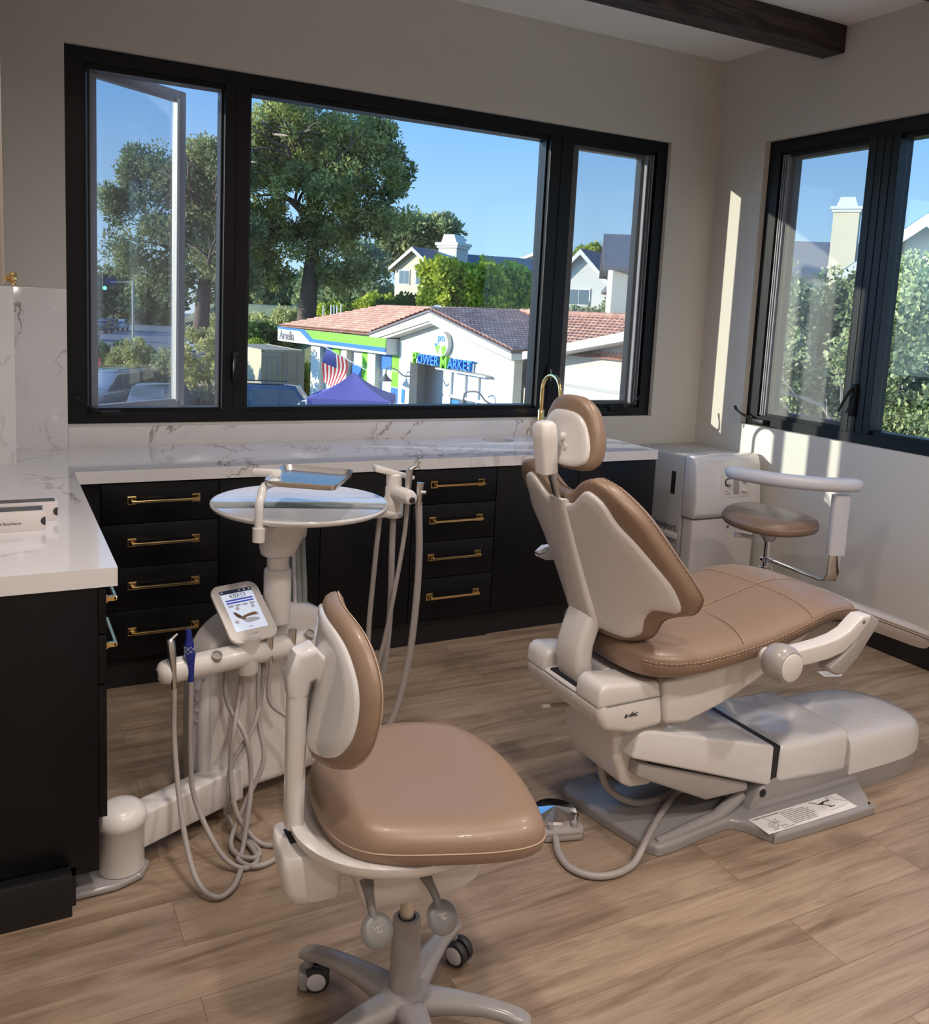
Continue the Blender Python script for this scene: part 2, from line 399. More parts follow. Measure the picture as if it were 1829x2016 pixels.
# left casement, cranked open to the outside
hx, hy = -3.565, .13; ex, ey = -3.085, .455
d = V((ex-hx, ey-hy, 0)); wS = d.length; T = frame((hx, hy, 0), d, (0, 0, 1))
b = MB(); b.box(0, .045, -.02, .03, 1.03, 2.6, b=.004, T=T); b.box(wS-.045, wS, -.02, .03, 1.03, 2.6, b=.004, T=T); b.box(.03, wS-.03, -.02, .03, 1.03, 1.08, b=.003, T=T); b.box(.03, wS-.03, -.02, .03, 2.55, 2.6, b=.003, T=T)
so = part('sash', b, 'sashout', w1, label='open left casement sash swung outward')
part('glass_pane', MB().box(.04, wS-.04, .0, .005, 1.07, 2.56, T=T), 'glass2', so, smooth=False)
b = MB(); b.box(wS-.062, wS-.046, -.024, .0, 1.07, 2.56, T=T)
part('glazing_bead', b, 'bead', so, smooth=False)
part('insect_screen', MB().box(-3.585, -2.985, .05, .0505, gz0-.012, gz1+.012), 'screen', w1, smooth=False)
b = MB()
for x0, x1 in ((-3.58, -3.572), (-3.565, -3.556)): b.box(x0, x1, .04, .09, gz0-.01, gz1+.02)
part('weather_strip', b, 'frame', w1, smooth=False)
crank('crank_base', w1, -3.50, .03, WZ0+.03, -1, 0)
crank('crank_base', w1, -.60, .03, WZ0+.03, 1, 0)
b = MB(); b.box(-2.93, -2.895, .015, .03, 1.20, 1.35, b=.006); b.tube([(-2.912, .012, 1.33), (-2.925, -.01, 1.30), (-2.925, -.012, 1.235), (-2.915, -.008, 1.215)], [.007, .008, .008, .006], n=8)
part('latch', b, 'frame', w1)
b = MB().tube([(-1.11, .02, 1.30), (-1.115, -.008, 1.28), (-1.115, -.008, 1.22)], [.007, .008, .006], n=8); b.box(-1.13, -1.095, .015, .03, 1.18, 1.32, b=.006)
part('latch', b, 'frame', w1)

# right wall window
w2 = root('window_2', (.06, -1.7, WZ0), kind='structure')
FX0, FX1 = .04, .145
b = MB(); b.box(FX0, FX1, RY1, RY0, WZ1-.07, WZ1); b.box(FX0, FX1, RY1, RY0, WZ0, WZ0+.055); b.box(FX0, FX1, RY0-.085, RY0, WZ0+.055, WZ1-.07); b.box(FX0, FX1, RY1, RY1+.09, WZ0+.055, WZ1-.07)
b.box(FX0+.02, FX1, RY1, RY0, WZ1-.095, WZ1-.065); b.box(FX0+.02, FX1, RY1, RY0, WZ0+.05, WZ0+.075)
part('window_frame', b, 'frame', w2, smooth=False)
b = MB().box(FX0, FX1, -1.235, -1.055, WZ0+.05, WZ1-.065, b=.003)
for y in (-1.1, -1.145, -1.19): b.box(FX0-.004, FX0+.01, y-.004, y+.004, WZ0+.055, WZ1-.07)
part('mullion', b, 'frame', w2, smooth=False)
b = MB(); b.box(.08, .13, -.545, -.465, 1.07, 2.56); b.box(.08, .13, -1.06, -1.03, 1.07, 2.56); b.box(.08, .13, -1.06, -.465, 1.07, 1.105); b.box(.08, .13, -1.06, -.465, 2.535, 2.57)
s2 = part('sash', b, 'frame', w2, label='narrow casement sash beside the corner', smooth=False)
part('glass_pane', MB().box(.10, .105, -1.03, -.54, 1.1, 2.54), 'glass', s2, smooth=False)
part('insect_screen', MB().box(.066, .0665, -1.05, -.47, 1.075, 2.56), 'screen', w2, smooth=False)
part('glass_pane', MB().box(.10, .105, RY1+.08, -1.24, 1.08, 2.56), 'glass', w2, label='wide fixed pane', smooth=False)
b = MB()
for y in (-.482, -.497, -.515): b.box(.05, .08, y-.003, y+.003, 1.075, 2.56)
part('weather_strip', b, 'sashout', w2, smooth=False)
# crank on the right wall sill
b = MB().prism([(0, -.075), (-.045, -.06), (-.045, .06), (0, .075)], 0, .03, frame((.04, -.50, WZ0+.012), (1, 0, 0), (0, 0, 1)), b=.004)
cb = part('crank_base', b, 'frame', w2)
b = MB().tube([(.0, -.47, 1.045), (-.02, -.45, 1.06), (-.03, -.41, 1.075), (-.035, -.375, 1.095)], [.009, .008, .006, .006], n=8); b.tube([(-.035, -.375, 1.095), (-.04, -.365, 1.115)], .009, n=8)
part('crank_handle', b, 'frame', cb)
b = MB().box(.02, .04, -1.15, -1.11, 1.15, 1.32, b=.008); b.tube([(.02, -1.13, 1.3), (-.005, -1.125, 1.27), (-.008, -1.09, 1.2), (0, -1.07, 1.17)], [.008, .008, .007, .006], n=8)
part('latch', b, 'frame', w2)

# ------------------------------------------------------------ cabinets
YD = -.612        # plane of the door faces on the back run
def bar_pull(parent, c, L, axis, out):
    """brass bar pull: two square stepped feet and a square bar; c centre on the face"""
    c = V(c); a = V(axis); o = V(out); b = MB(); T = frame(c, a, o)
    for s in (-1, 1):
        b.box(s*L/2-.017, s*L/2+.017, -.017, .017, 0, .004, b=.001, T=T)
        b.add([(s*L/2-.013, -.013, .004), (s*L/2+.013, -.013, .004), (s*L/2+.013, .013, .004), (s*L/2-.013, .013, .004), (s*L/2-.006, -.006, .016), (s*L/2+.006, -.006, .016), (s*L/2+.006, .006, .016), (s*L/2-.006, .006, .016)],
              [(0, 1, 5, 4), (1, 2, 6, 5), (2, 3, 7, 6), (3, 0, 4, 7), (4, 5, 6, 7)], T)
        b.box(s*L/2-.006, s*L/2+.006, -.006, .006, .014, .034, T=T)
    b.box(-L/2-.006, L/2+.006, -.0055, .0055, .028, .038, b=.002, T=T)
    return part('handle', b, 'brass', parent, smooth=False)
def cabinet(x0, x1, label, drawers=None, doors=None, yp=-.585, top=.862):
    r = root('base_cabinet', ((x0+x1)/2, -.3, 0), label, 'cabinet')
    part('body', MB().box(x0, x1, -.592, -.004, .10, top), 'blackgap', r, smooth=False)
    part('plinth', MB().box(x0, x1, yp, yp+.02, 0, .118), 'base', r, smooth=False)
    g = .002
    for z0, z1 in (drawers or []):
        o = part('drawer', MB().box(x0+g, x1-g, YD, -.593, z0+g, z1-g, b=.0015), 'black', r)
        bar_pull(o, ((x0+x1)/2+.01, YD, (z0+z1)/2+.012), .25, (1, 0, 0), (0, -1, 0))
    for a0, a1 in (doors or []):
        part('door', MB().box(a0+g, a1-g, YD, -.593, .128, .858, b=.0015), 'black', r)
    return r
DZ = [(.128, .333), (.333, .513), (.513, .692), (.692, .858)]
cabinet(-3.584, -3.125, 'black four-drawer base cabinet with gold bar pulls in the inner corner beside the counter return', DZ)
cabinet(-3.125, -2.239, 'wide plain black two-door base cabinet behind the round white instrument table', doors=[(-3.125, -2.68), (-2.68, -2.239)])
cabinet(-2.239, -1.792, 'black four-drawer base cabinet with gold bar pulls between plain doors near the patient chair', DZ)
cabinet(-1.792, -1.31, 'plain black single-door base cabinet right of the second bank of gold-handled drawers', doors=[(-1.792, -1.31)], yp=-.57, top=.75)
r = cabinet(-1.31, -.812, 'plain black base cabinet at the right end of the counter under the sink faucet', doors=[(-1.31, -.812)], yp=-.57)
# corner filler and the return along the left wall
r = root('base_cabinet', (-4.1, -1.2, 0), 'black base cabinet under the left counter return, its plain end panel facing the room', 'cabinet')
part('body', MB().box(XL+.01, -3.727, -1.775, -.004, .10, .862).box(XL+.01, -3.727, -1.93, -1.776, .228, .862), 'blackgap', r, smooth=False)
part('filler', MB().box(-3.727, -3.586, -.606, -.56, .11, .858), 'black', r, smooth=False)
part('end_panel', MB().box(XL+.01, -3.727, -1.95, -1.931, .085, .862, b=.0015), 'black', r)
part('plinth', MB().box(-3.80, -3.785, -1.95, -.6, 0, .11), 'base', r, smooth=False)
part('baseboard', MB().box(XL+.01, -3.797, -1.995, -1.951, 0, .118, b=.003), 'base', r)
for y0, y1 in ((-1.948, -1.50), (-1.50, -1.05), (-1.05, -.63)):
    for z0, z1 in ((.128, .60), (.60, .735), (.735, .858)):
        if z0 < .2 and y0 < -1.9: z0 = .23
        o = part('drawer', MB().box(-3.726, -3.706, y0+.002, y1-.002, z0+.002, z1-.002, b=.0015), 'black', r)
        if z0 > .5: bar_pull(o, (-3.706, (y0+y1)/2-.02, (z0+z1)/2), .20, (0, 1, 0), (1, 0, 0))
# L-shaped worktop with a round sink cut-out
CT, CB = .915, .866
bm = bmesh.new()
outer = [(XL+.002, -.002), (-.8237, -.002), (-.8237, -.635), (-3.6805, -.635), (-3.6805, -1.962), (XL+.002, -1.962)]
hole = [(-1.535+.088*math.cos(2*PI*i/32), -.158+.088*math.sin(2*PI*i/32)) for i in range(32)]
def loop(pts, z):
    vs = [bm.verts.new((x, y, z)) for x, y in pts]; return vs, [bm.edges.new((vs[i], vs[(i+1) % len(vs)])) for i in range(len(vs))]
for z in (CT, CB):
    a, ea = loop(outer, z); h, eh = loop(hole, z)
    bmesh.ops.triangle_fill(bm, edges=ea+eh, use_beauty=True)
    if z == CT: A, Hh = a, h
    else:
        for P, Q in ((A, a), (Hh, h)):
            for i in range(len(P)): bm.faces.new((P[i], P[(i+1) % len(P)], Q[(i+1) % len(P)], Q[i]))
part('countertop', MB().bm(bm), 'quartz', None, 'white veined quartz L-shaped countertop under the big window', 'countertop', smooth=False)
b = MB().lathe([(.0, .76), (.06, .762), (.085, .79), (.09, .865), (.096, .868), (.096, .8655), (.088, .8655), (.083, .79), (.058, .765), (0, .764)], frame((-1.535, -.158, 0), (1, 0, 0), (0, 0, 1)))
part('sink', b, 'steel', None, 'small round undermount steel sink cut into the countertop near the faucet', 'sink')
# quartz splash
b = MB().box(WX0, -.8237-.0, -.016, -.001, CT, 1.002, b=.001)
sp = part('backsplash', b, 'quartz', None, 'low white quartz backsplash strip between the counter and the big window', 'backsplash')
part('backsplash', MB().box(-4.3, WX0-.001, -.016, -.001, CT, 1.61, b=.001), 'quartz', None, 'tall white veined quartz splash panel left of the big window', 'backsplash')
part('backsplash', MB().box(XL+.002, -3.874, -.43, -.017, CT, 1.61, b=.001), 'quartz', None, 'quartz-clad corner block at the far left of the countertop', 'backsplash')
# upper cabinet on the left
r = root('upper_cabinet', (-4.2, -1.0, 1.61), 'taupe painted upper cabinet at the left edge with a brass knob', 'cabinet')
part('body', MB().box(XL+.002, -3.945, -2.0, -.002, 1.612, 3.1), 'cab', r, smooth=False)
dd = part('door', MB().box(-3.943, -3.925, -2.0, -.01, 1.612, 3.1, b=.002), 'cab', r)
kb = MB().lathe([(.006, 0), (.006, .012), (.010, .016), (.016, .022), (.0165, .028), (.012, .033), (0, .035)], frame((-3.932, -1.95, 1.628), (0, 1, 0), (1, 0, 0)), n=20)
part('knob', kb, 'brass', dd)
# faucet
fx, fy = -1.208, -.062
r = root('faucet', (fx, fy, CT), 'brushed gold gooseneck faucet on the countertop in front of the window', 'faucet')
T = frame((fx, fy, CT), (1, 0, 0), (0, 0, 1))
part('base', MB().lathe([(.030, 0), (.030, .006), (.024, .010), (.0205, .012), (.0205, .145), (.018, .15), (.0155, .152), (.0155, .155), (0, .155)], T), 'brass', r)
pts = [(fx, fy, CT+.15), (fx, fy, CT+.26)]+[(fx, fy-.092+.092*math.cos(a), CT+.26+.092*math.sin(a)) for a in np.linspace(.15, PI-.1, 16)]+[(fx, fy-.188, CT+.235)]
part('spout', MB().tube(pts, .0115, n=16), 'brass', r)
b = MB().tube([(fx+.018, fy, CT+.085), (fx+.05, fy, CT+.085)], .013, n=14); b.tube([(fx+.043, fy, CT+.085), (fx+.047, fy-.01, CT+.15)], .004, n=8)
part('handle', b, 'brass', r)
# cartons on the left counter
def carton(x1, y0, y1, z1, label, txt):
    r = root('carton', (x1-.12, (y0+y1)/2, CT), label, 'box')
    zt = CT+z1
    part('sleeve', MB().box(x1-.26, x1, y0, y1, CT, zt, b=.0012), 'boxw', r)
    part('lid', MB().box(x1-.26, x1-.006, y0+.018, y1-.012, zt-.0005, zt+.0006), 'boxg', r, smooth=False)
    T = frame((x1, y0-.0004, CT+z1*.5), (1, 0, 0), (0, -1, 0))
    half = [(.0, -.0125)]+[(-.0125*math.sin(a), -.0125*math.cos(a)) for a in np.linspace(.0, PI, 14)]
    part('thumb_notch', MB().prism(half, 0, .0006, T), 'ink', r, smooth=False)
    if txt:
        T = frame((x1-.103, y0-.0006, CT+z1*.38), (1, 0, 0), (0, -1, 0))
        part('lettering', text_mb('Dental Excellence', .011, T, .0002, 'CENTER'), 'ink', r, smooth=False)
    return r
a = carton(-3.825, -1.523, -1.435, .056, 'nearer slim white carton with small lettering and a black top strip', True)
a = carton(-3.786, -1.410, -1.335, .056, 'farther slim white carton with a black top strip, behind the lettered one', False)
# ------------------------------------------------------------ patient chair
CY = -2.19
ch = root('dental_chair', (-1.75, CY, 0), 'tan leather dental patient chair with a reclined winged back, in front of the dark cabinets', 'dental chair')
def XP(pts, y0, y1, m, name, b=.0, parent=ch, **k):   # side profile (x,z) pushed between y0 and y1
    T = frame((0, y0, 0), (1, 0, 0), (0, -1, 0)) if y1 < y0 else frame((0, y1, 0), (1, 0, 0), (0, -1, 0))
    return part(name, MB().prism(pts, 0, abs(y1-y0), T, b=b, seg=3), m, parent, **k)
# floor plate
out = [(-2.10, -1.955), (-2.24, -1.975), (-2.285, -2.02), (-2.27, -2.15), (-2.235, -2.33), (-2.215, -2.385), (-2.17, -2.405), (-1.93, -2.378), (-1.875, -2.392), (-1.845, -2.44), (-1.82, -2.488), (-1.78, -2.503), (-1.40, -2.507), (-1.365, -2.49), (-1.30, -2.40), (-1.275, -2.36)]
out = sm(out, 4)+[(x, 2*CY-y) for x, y in reversed(sm([(-1.83, -2.45), (-1.81, -2.49), (-1.78, -2.503), (-1.40, -2.507), (-1.365, -2.49), (-1.30, -2.40), (-1.275, -2.36)], 4))]+[(-1.9, -1.97)]
bm = bmesh.new(); vs = [bm.verts.new((x, y, .002)) for x, y in out]; f = bm.faces.new(vs)
r_ = bmesh.ops.extrude_face_region(bm, geom=[f])
for v in [g for g in r_['geom'] if isinstance(g, bmesh.types.BMVert)]: v.co.z = .034
bmesh.ops.recalc_face_normals(bm, faces=bm.faces[:])
bmesh.ops.bevel(bm, geom=[e for e in bm.edges if all(v.co.z > .03 for v in e.verts)], offset=.013, segments=4, affect='EDGES', profile=.5)
bp = part('base_plate', MB().bm(bm), 'greyb', ch, ang=50)
b = MB().tube([(-2.19, -2.375, .03), (-2.05, -2.365, .036), (-1.93, -2.35, .036), (-1.86, -2.335, .05), (-1.80, -2.325, .07)], [.012, .018, .02, .022, .02], n=12)
part('rib', b, 'greyb', bp)
part('rib', MB().tube([(-2.13, -1.99, .03), (-2.08, -1.99, .055), (-2.02, -2.0, .05)], [.02, .028, .02], n=12), 'greyb', bp)
# plinth body rising from the plate
b = MB().prism([(-1.80, .03), (-1.26, .03), (-1.27, .11), (-1.70, .13), (-1.76, .10)], 0, .356, frame((0, -2.012, 0), (1, 0, 0), (0, -1, 0)), b=.012, seg=3)
b.prism([(-1.80, .028), (-1.28, .028), (-1.30, .055), (-1.77, .055)], 0, .372, frame((0, -2.004, 0), (1, 0, 0), (0, -1, 0)), b=.008)
pb = part('base_body', b, 'greyb', ch)
part('bolt_hole', MB().lathe([(.014, 0), (.014, .003), (0, .003)], frame((-1.745, -2.366, .085), (1, 0, 0), (0, -1, 0)), n=20), 'dark', pb)
# instruction sticker on the flange
T = frame((-1.838, -2.492, .0345), (1, 0, 0), (0, 0, 1))
st = part('instruction_sticker', MB().box(-.002, .402, .0, .088, 0, .0008, T=T), 'paper', bp, label='white printed instruction sticker', smooth=False)
b = MB()
T1 = frame((-1.838, -2.492, .0356), (1, 0, 0), (0, 0, 1))
text_mb('To Raise Chair Base and Back', .0095, T1 @ Matrix.Translation((.004, .076, 0)), .0001, mb=b, bold=.0002)
text_mb('Tap-Tap', .009, T1 @ Matrix.Translation((.066, .016, 0)), .0001, mb=b); text_mb('Tap and Hold', .009, T1 @ Matrix.Translation((.066, .005, 0)), .0001, mb=b)
lines = ['Use foot control or touchpad', 'Press once to raise base. Press again and hold to', 'raise back. Keep clear of moving parts when lowering', 'the chair. Release to stop. Use chair only on a level', 'floor. Do not sit on the toe end of the upholstery or on', 'the armrest. Move the stool and equipment clear of the', 'chair before using the automatic positions. See the', 'instructions for use before servicing this chair base.', 'Unplug power before removing any of the covers.']
for i, s in enumerate(lines): text_mb(s, .0062, T1 @ Matrix.Translation((.122, .0765-i*.0082, 0)), .0001, mb=b, sx=.86)
def stroke(mb, pts, w=.0008, T=None):
    for (x0, y0), (x1, y1) in zip(pts, pts[1:]):
        d = V((x1-x0, y1-y0)); L = d.length
        if L < 1e-6: continue
        n = V((-d.y, d.x))/L*w
        mb.add([(x0+n.x, y0+n.y, 0), (x0-n.x, y0-n.y, 0), (x1-n.x, y1-n.y, 0), (x1+n.x, y1+n.y, 0)], [(0, 1, 2, 3)], T)
stroke(b, [(.052, .074), (.058, .05), (.062, .038)], T=T1); stroke(b, [(.062, .038), (.088, .038)], .001, T1); stroke(b, [(.064, .042), (.07, .05), (.078, .052), (.088, .058)], T=T1); stroke(b, [(.068, .044), (.084, .046)], T=T1)
stroke(b, [(.05+.018*math.cos(a), .032+.013*math.sin(a)) for a in np.linspace(0, 2*PI, 24)], T=T1); stroke(b, [(.036, .03), (.046, .036), (.06, .034)], T=T1); stroke(b, [(.04, .026), (.056, .026)], T=T1)
for k in range(4): stroke(b, [(.036+k*.006, .015), (.034+k*.006, .008)], .001, T1)
stroke(b, [(.262, .083), (.28, .071), (.285, .062), (.30, .056), (.318, .068)], .0022, T1); stroke(b, [(.287, .06), (.318, .066), (.345, .067)], .0028, T1)   # chair pictogram
stroke(b, [(.298, .056), (.315, .044), (.322, .038)], .0026, T1); stroke(b, [(.31, .036), (.336, .036)], .002, T1); stroke(b, [(.285, .05), (.287, .04), (.294, .033)], .0006, T1)
stroke(b, [(.338, .072), (.352, .072), (.345, .085), (.338, .072)], .0007, T1); stroke(b, [(.345, .081), (.345, .075)], .0009, T1)
stroke(b, [(.352, .086), (.366, .086), (.366, .064), (.40, .04)], .0009, T1); stroke(b, [(.30, .02), (.34, .022), (.396, .03)], .0005, T1)
part('printing', b, 'ink', st, smooth=False)
# fixed cover, linkage cover, toe cover
def cover(x0z, name, m='whitec', y=.18, b=.02):
    return XP(x0z, CY+y, CY-y, m, name, b=b)
cover([(-1.695, .10), (-1.345, .072), (-1.345, .235), (-1.69, .243)], 'fixed_cover', y=.184, b=.03)
cover([(-2.305, .318), (-1.725, .105), (-1.712, .12), (-1.712, .243), (-2.0, .325), (-2.26, .40), (-2.285, .39)], 'linkage_cover', y=.180, b=.026)
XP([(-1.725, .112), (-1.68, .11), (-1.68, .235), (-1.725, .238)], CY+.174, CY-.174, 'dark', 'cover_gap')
XP([(-2.27, .245), (-2.262, .288), (-1.80, .125), (-1.80, .098), (-1.98, .105)], CY+.165, CY-.165, 'greyp', 'lower_link', b=.008)
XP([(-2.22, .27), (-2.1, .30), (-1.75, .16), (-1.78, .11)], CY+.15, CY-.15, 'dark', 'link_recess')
to = [(-1.34, -.182), (-1.14, -.182), (-1.0, -.172), (-.90, -.135), (-.85, -.07), (-.838, 0)]
to = sm(to, 4); to = resample(to+[(x, -y) for x, y in reversed(to[:-1])], 90)
toe = lambda a, q, h: (a, CY+q, h-max(0, (a+1.10))*.10*(h/.2) if h > .07 else h)
rg = [[toe(-1.342+(x+1.342)*k if z > .13 else x, y*k, z) for x, y in to] for k, z in ((1, .066), (1, .12), (.992, .155), (.96, .182), (.90, .197), (.78, .206), (.6, .210), (.4, .212), (.2, .213), (.02, .213))]
o = MB().loft(rg)
part('toe_cover', o, 'whitec', ch, ang=60)
part('toe_base', MB().pad([(CX[0]-.003, CX[1]*.985) for CX in to], [(.0, .001), (0, .004), (0, .06), (.0, .064)], lambda a, q, h: (a, CY+q, h), 3), 'greyb', ch)
# lift column, casting, under-seat shell
XP([(-2.25, .182), (-2.285, .20), (-2.325, .30), (-2.335, .44), (-2.12, .44), (-2.10, .22), (-2.18, .175)], -2.045, -2.31, 'white', 'lift_column', b=.014)
b = MB().prism([(-2.452, .475), (-2.425, .43), (-2.33, .405), (-2.205, .412), (-2.222, .517), (-2.452, .517)], 0, .395, frame((0, -1.99, 0), (1, 0, 0), (0, -1, 0)), b=.02, seg=3)
for y0, y1 in ((-1.99, -2.10), (-2.265, -2.385)):
    b.prism([(-2.455, .50), (-2.22, .50), (-2.235, .553), (-2.43, .572), (-2.45, .555)], 0, abs(y1-y0), frame((0, y0, 0), (1, 0, 0), (0, -1, 0)), b=.016, seg=3)
b.prism([(-2.35, .49), (-2.22, .49), (-2.235, .55), (-2.34, .555)], 0, .18, frame((0, -2.09, 0), (1, 0, 0), (0, -1, 0)), b=.008)
cs = part('back_casting', b, 'white', ch)
b = MB().tube([(-2.448, -2.02, .507), (-2.452, -2.2, .507), (-2.448, -2.37, .507), (-2.42, -2.386, .507), (-2.23, -2.386, .508)], .0012, n=6)
part('parting_line', b, 'greyd', cs)
T = frame((-2.335, -2.3862, .462), (1, 0, 0), (0, -1, 0))
part('logo', text_mb('a-dec', .022, T, .0003, 'CENTER', .0004, .3), 'ink', cs, label='small dark maker lettering', smooth=False)
for y in (-2.05, -2.31): part('screw', MB().lathe([(.006, 0), (.006, .003), (0, .003)], frame((-2.443, y, .455), (0, 1, 0), (-1, 0, 0)), n=14), 'greyp', cs)
b = MB().tube([(-2.30, -2.14, .39), (-2.345, -2.11, .385), (-2.39, -2.10, .384), (-2.452, -2.095, .386)], [.010, .008, .0095, .009], n=12, flat=.8)
part('release_lever', b, 'greyp', cs)
us = [(-2.222, .55), (-2.205, .415), (-2.12, .405), (-1.98, .44), (-1.84, .495), (-1.72, .56), (-1.60, .635), (-1.58, .67), (-1.70, .64), (-1.90, .59)]
XP(us, CY+.20, CY-.20, 'white', 'seat_shell', b=.02)
part('leg_bracket', MB().prism([(-1.70, .60), (-1.5, .62), (-1.28, .59), (-1.28, .56), (-1.45, .55), (-1.66, .55)], 0, .22, frame((0, CY+.11, 0), (1, 0, 0), (0, -1, 0)), b=.01), 'greyp', ch)

# seat and leg upholstery: one loft
ctl = [(-2.335, .632, .10, .012, .03), (-2.325, .632, .17, .03, .05), (-2.295, .630, .225, .040, .06), (-2.23, .627, .258, .046, .064), (-2.12, .628, .270, .046, .064), (-1.92, .648, .272, .044, .062), (-1.76, .680, .270, .040, .060), (-1.64, .706, .262, .034, .058), (-1.55, .708, .250, .030, .056),
       (-1.45, .690, .232, .030, .056), (-1.33, .645, .210, .032, .055), (-1.18, .590, .190, .033, .055), (-1.03, .535, .172, .034, .055), (-.93, .497, .150, .034, .055), (-.87, .474, .118, .032, .052), (-.835, .460, .075, .024, .04), (-.825, .456, .04, .012, .02)]
sec = sm(ctl, 5)
def sring(x, z, w, h, u, n=44):
    o = []
    for j in range(n):
        a = 2*PI*j/n; cx, sx = math.cos(a), math.sin(a)
        y = w*math.copysign(abs(cx)**.55, cx)
        zz = z+(h*abs(sx)**.75 if sx > 0 else -u*abs(sx)**.35)
        dip = .012*math.exp(-(y/.12)**2)*(1 if sx > .3 else 0)*min(1, max(0, (-x-1.6)/.3))
        o.append((x, CY+y*(1-.06*(sx < -.2)), zz-dip))
    return o
k0 = min(range(len(sec)), key=lambda i: abs(sec[i][0]+1.47))
part('seat_cushion', MB().loft([sring(*s) for s in sec[:k0+1]]), 'leather', ch, ang=75)
part('leg_cushion', MB().loft([sring(*s) for s in sec[k0:]]), 'gloss', ch, ang=75, label='leg cushion under a clear glossy plastic film')
P = np.array(sec)
def srf(x, y, off=.0008):
    z, w, h = (np.interp(x, P[:, 0], P[:, k]) for k in (1, 2, 3))
    t = min(1, abs(y)/w); cx = t**(1/.55); s_ = math.sqrt(max(0, 1-cx*cx))
    dip = .012*math.exp(-(y/.12)**2)*min(1, max(0, (-x-1.6)/.3))
    return (x, CY+y, z+h*s_**.75-dip+off)
def edge(x, s, dz=0): z, w = (np.interp(x, P[:, 0], P[:, k]) for k in (1, 2)); return (x, CY+s*(w+.0005), z+dz)
def stitches(lines, name, par, r=.0011, ln=.009, gap=.006):
    b = MB()
    for L in lines:
        q = [V(p) for p in L]; acc = 0; on = True; cur = [q[0]]
        for a, c in zip(q, q[1:]):
            d = (c-a).length; t = 0
            while t < d:
                need = (ln if on else gap)-acc
                if t+need <= d:
                    t += need; acc = 0; p = a.lerp(c, t/d)
                    if on and len(cur) > 0: b.tube([cur[0], p], r, n=4)
                    on = not on; cur = [p]
                else: acc += d-t; t = d
    return part(name, b, 'stitch', par, smooth=False)
xs = list(np.linspace(-2.31, -1.47, 50))
seat = [o for o in ch.children if o.name.startswith('seat_cushion')][0]
seams = [[edge(x, s, dz) for x in xs] for s in (-1, 1) for dz in (.003, -.006)]
trans = [[srf(x0+.05*(1-(y/.26)**2)*k, y) for y in np.linspace(-.262, .262, 40)] for x0, k in ((-1.985, 1), (-1.70, .6))]
longi = [[srf(x, y) for x in np.linspace(-2.31, -1.48, 50)] for y in (.0,)]
b = MB()
for L in trans+longi: b.tube([(p[0], p[1], p[2]-.0015) for p in L], .0026, n=6)
for L in seams: pass
b.tube([edge(x, -1, -.0015) for x in xs], .002, n=5); b.tube([edge(x, 1, -.0015) for x in xs], .002, n=5)
part('seam_piping', b, 'seam', seat)
off = lambda L, dx, dy: [(p[0]+dx, p[1]+dy, p[2]) for p in L]
stitches(seams+[off(L, .005, 0) for L in trans]+[off(L, -.005, 0) for L in trans]+[off(longi[0], 0, .005)], 'stitching', seat)
leg = [o for o in ch.children if o.name.startswith('leg_cushion')][0]
b = MB()
for dz in (.002, -.006):
    xs2 = list(np.linspace(-1.47, -.84, 36)); b.tube([edge(x, -1, dz) for x in xs2], .0015, n=5)
for dx in (0, .014, .028, .04): b.tube([(-1.46+dx*.9, CY-.23+dx*.25, .69-dx*.3), (-1.475+dx, CY-.236+dx*.25, .635-dx*.3)], .002, n=5)
part('seam_piping', b, 'seam', leg)

# backrest
XB = lambda z: -2.374-.336*(z-.725)
def bw(a, z, h): return (XB(z)+min(2.2, max(.2, .35+(1.14-z)*3.2))*a*a+h, CY+a, z)
wh = [(0, 1.070), (-.06, 1.074), (-.095, 1.096), (-.137, 1.126), (-.167, 1.123), (-.199, 1.099), (-.222, 1.048), (-.264, .992), (-.303, .899), (-.308, .85), (-.305, .818), (-.289, .796), (-.240, .795), (-.208, .762), (-.186, .712), (-.165, .691), (-.135, .680), (-.06, .686), (0, .692)]
br = [(0, 1.100), (-.05, 1.106), (-.11, 1.146), (-.155, 1.164), (-.192, 1.160), (-.232, 1.143), (-.289, 1.079), (-.321, .961), (-.335, .864), (-.326, .829), (-.299, .791), (-.263, .776), (-.221, .753), (-.193, .708), (-.162, .675), (-.112, .660), (-.05, .660), (0, .661)]
def full(h): 
    s = sm(h, 4); q = s+[(-a, z) for a, z in reversed(s[1:-1])]; return resample(q, 110)
part('back_shell', MB().pad(full(wh), [(.010, -.016), (.003, -.012), (0, -.005), (0, .03)], bw, 7), 'white', ch, ang=60)
bc = part('back_cushion', MB().pad(full(br), [(.012, -.002), (.002, .006), (0, .018), (0, .042), (.004, .056), (.014, .068), (.03, .075), (.06, .078)], bw, 7), 'leather', ch, ang=70)
fb = full(br)
def ringpts(ins, h):
    n = len(fb); o = []
    P_ = [V(p) for p in fb]; ar = sum(P_[i].x*P_[(i+1) % n].y-P_[(i+1) % n].x*P_[i].y for i in range(n)); sg = 1 if ar > 0 else -1
    for i in range(n+1):
        i %= n; t = (P_[(i+1) % n]-P_[i-1]).normalized(); q = P_[i]+V((-t.y, t.x))*sg*ins; o.append(bw(q.x, q.y, h))
    return o
stitches([ringpts(-.0008, .038), ringpts(-.0008, .047)], 'stitching', bc)
part('seam_piping', MB().tube(ringpts(0, .0425), .002, n=5, caps=False), 'seam', bc)
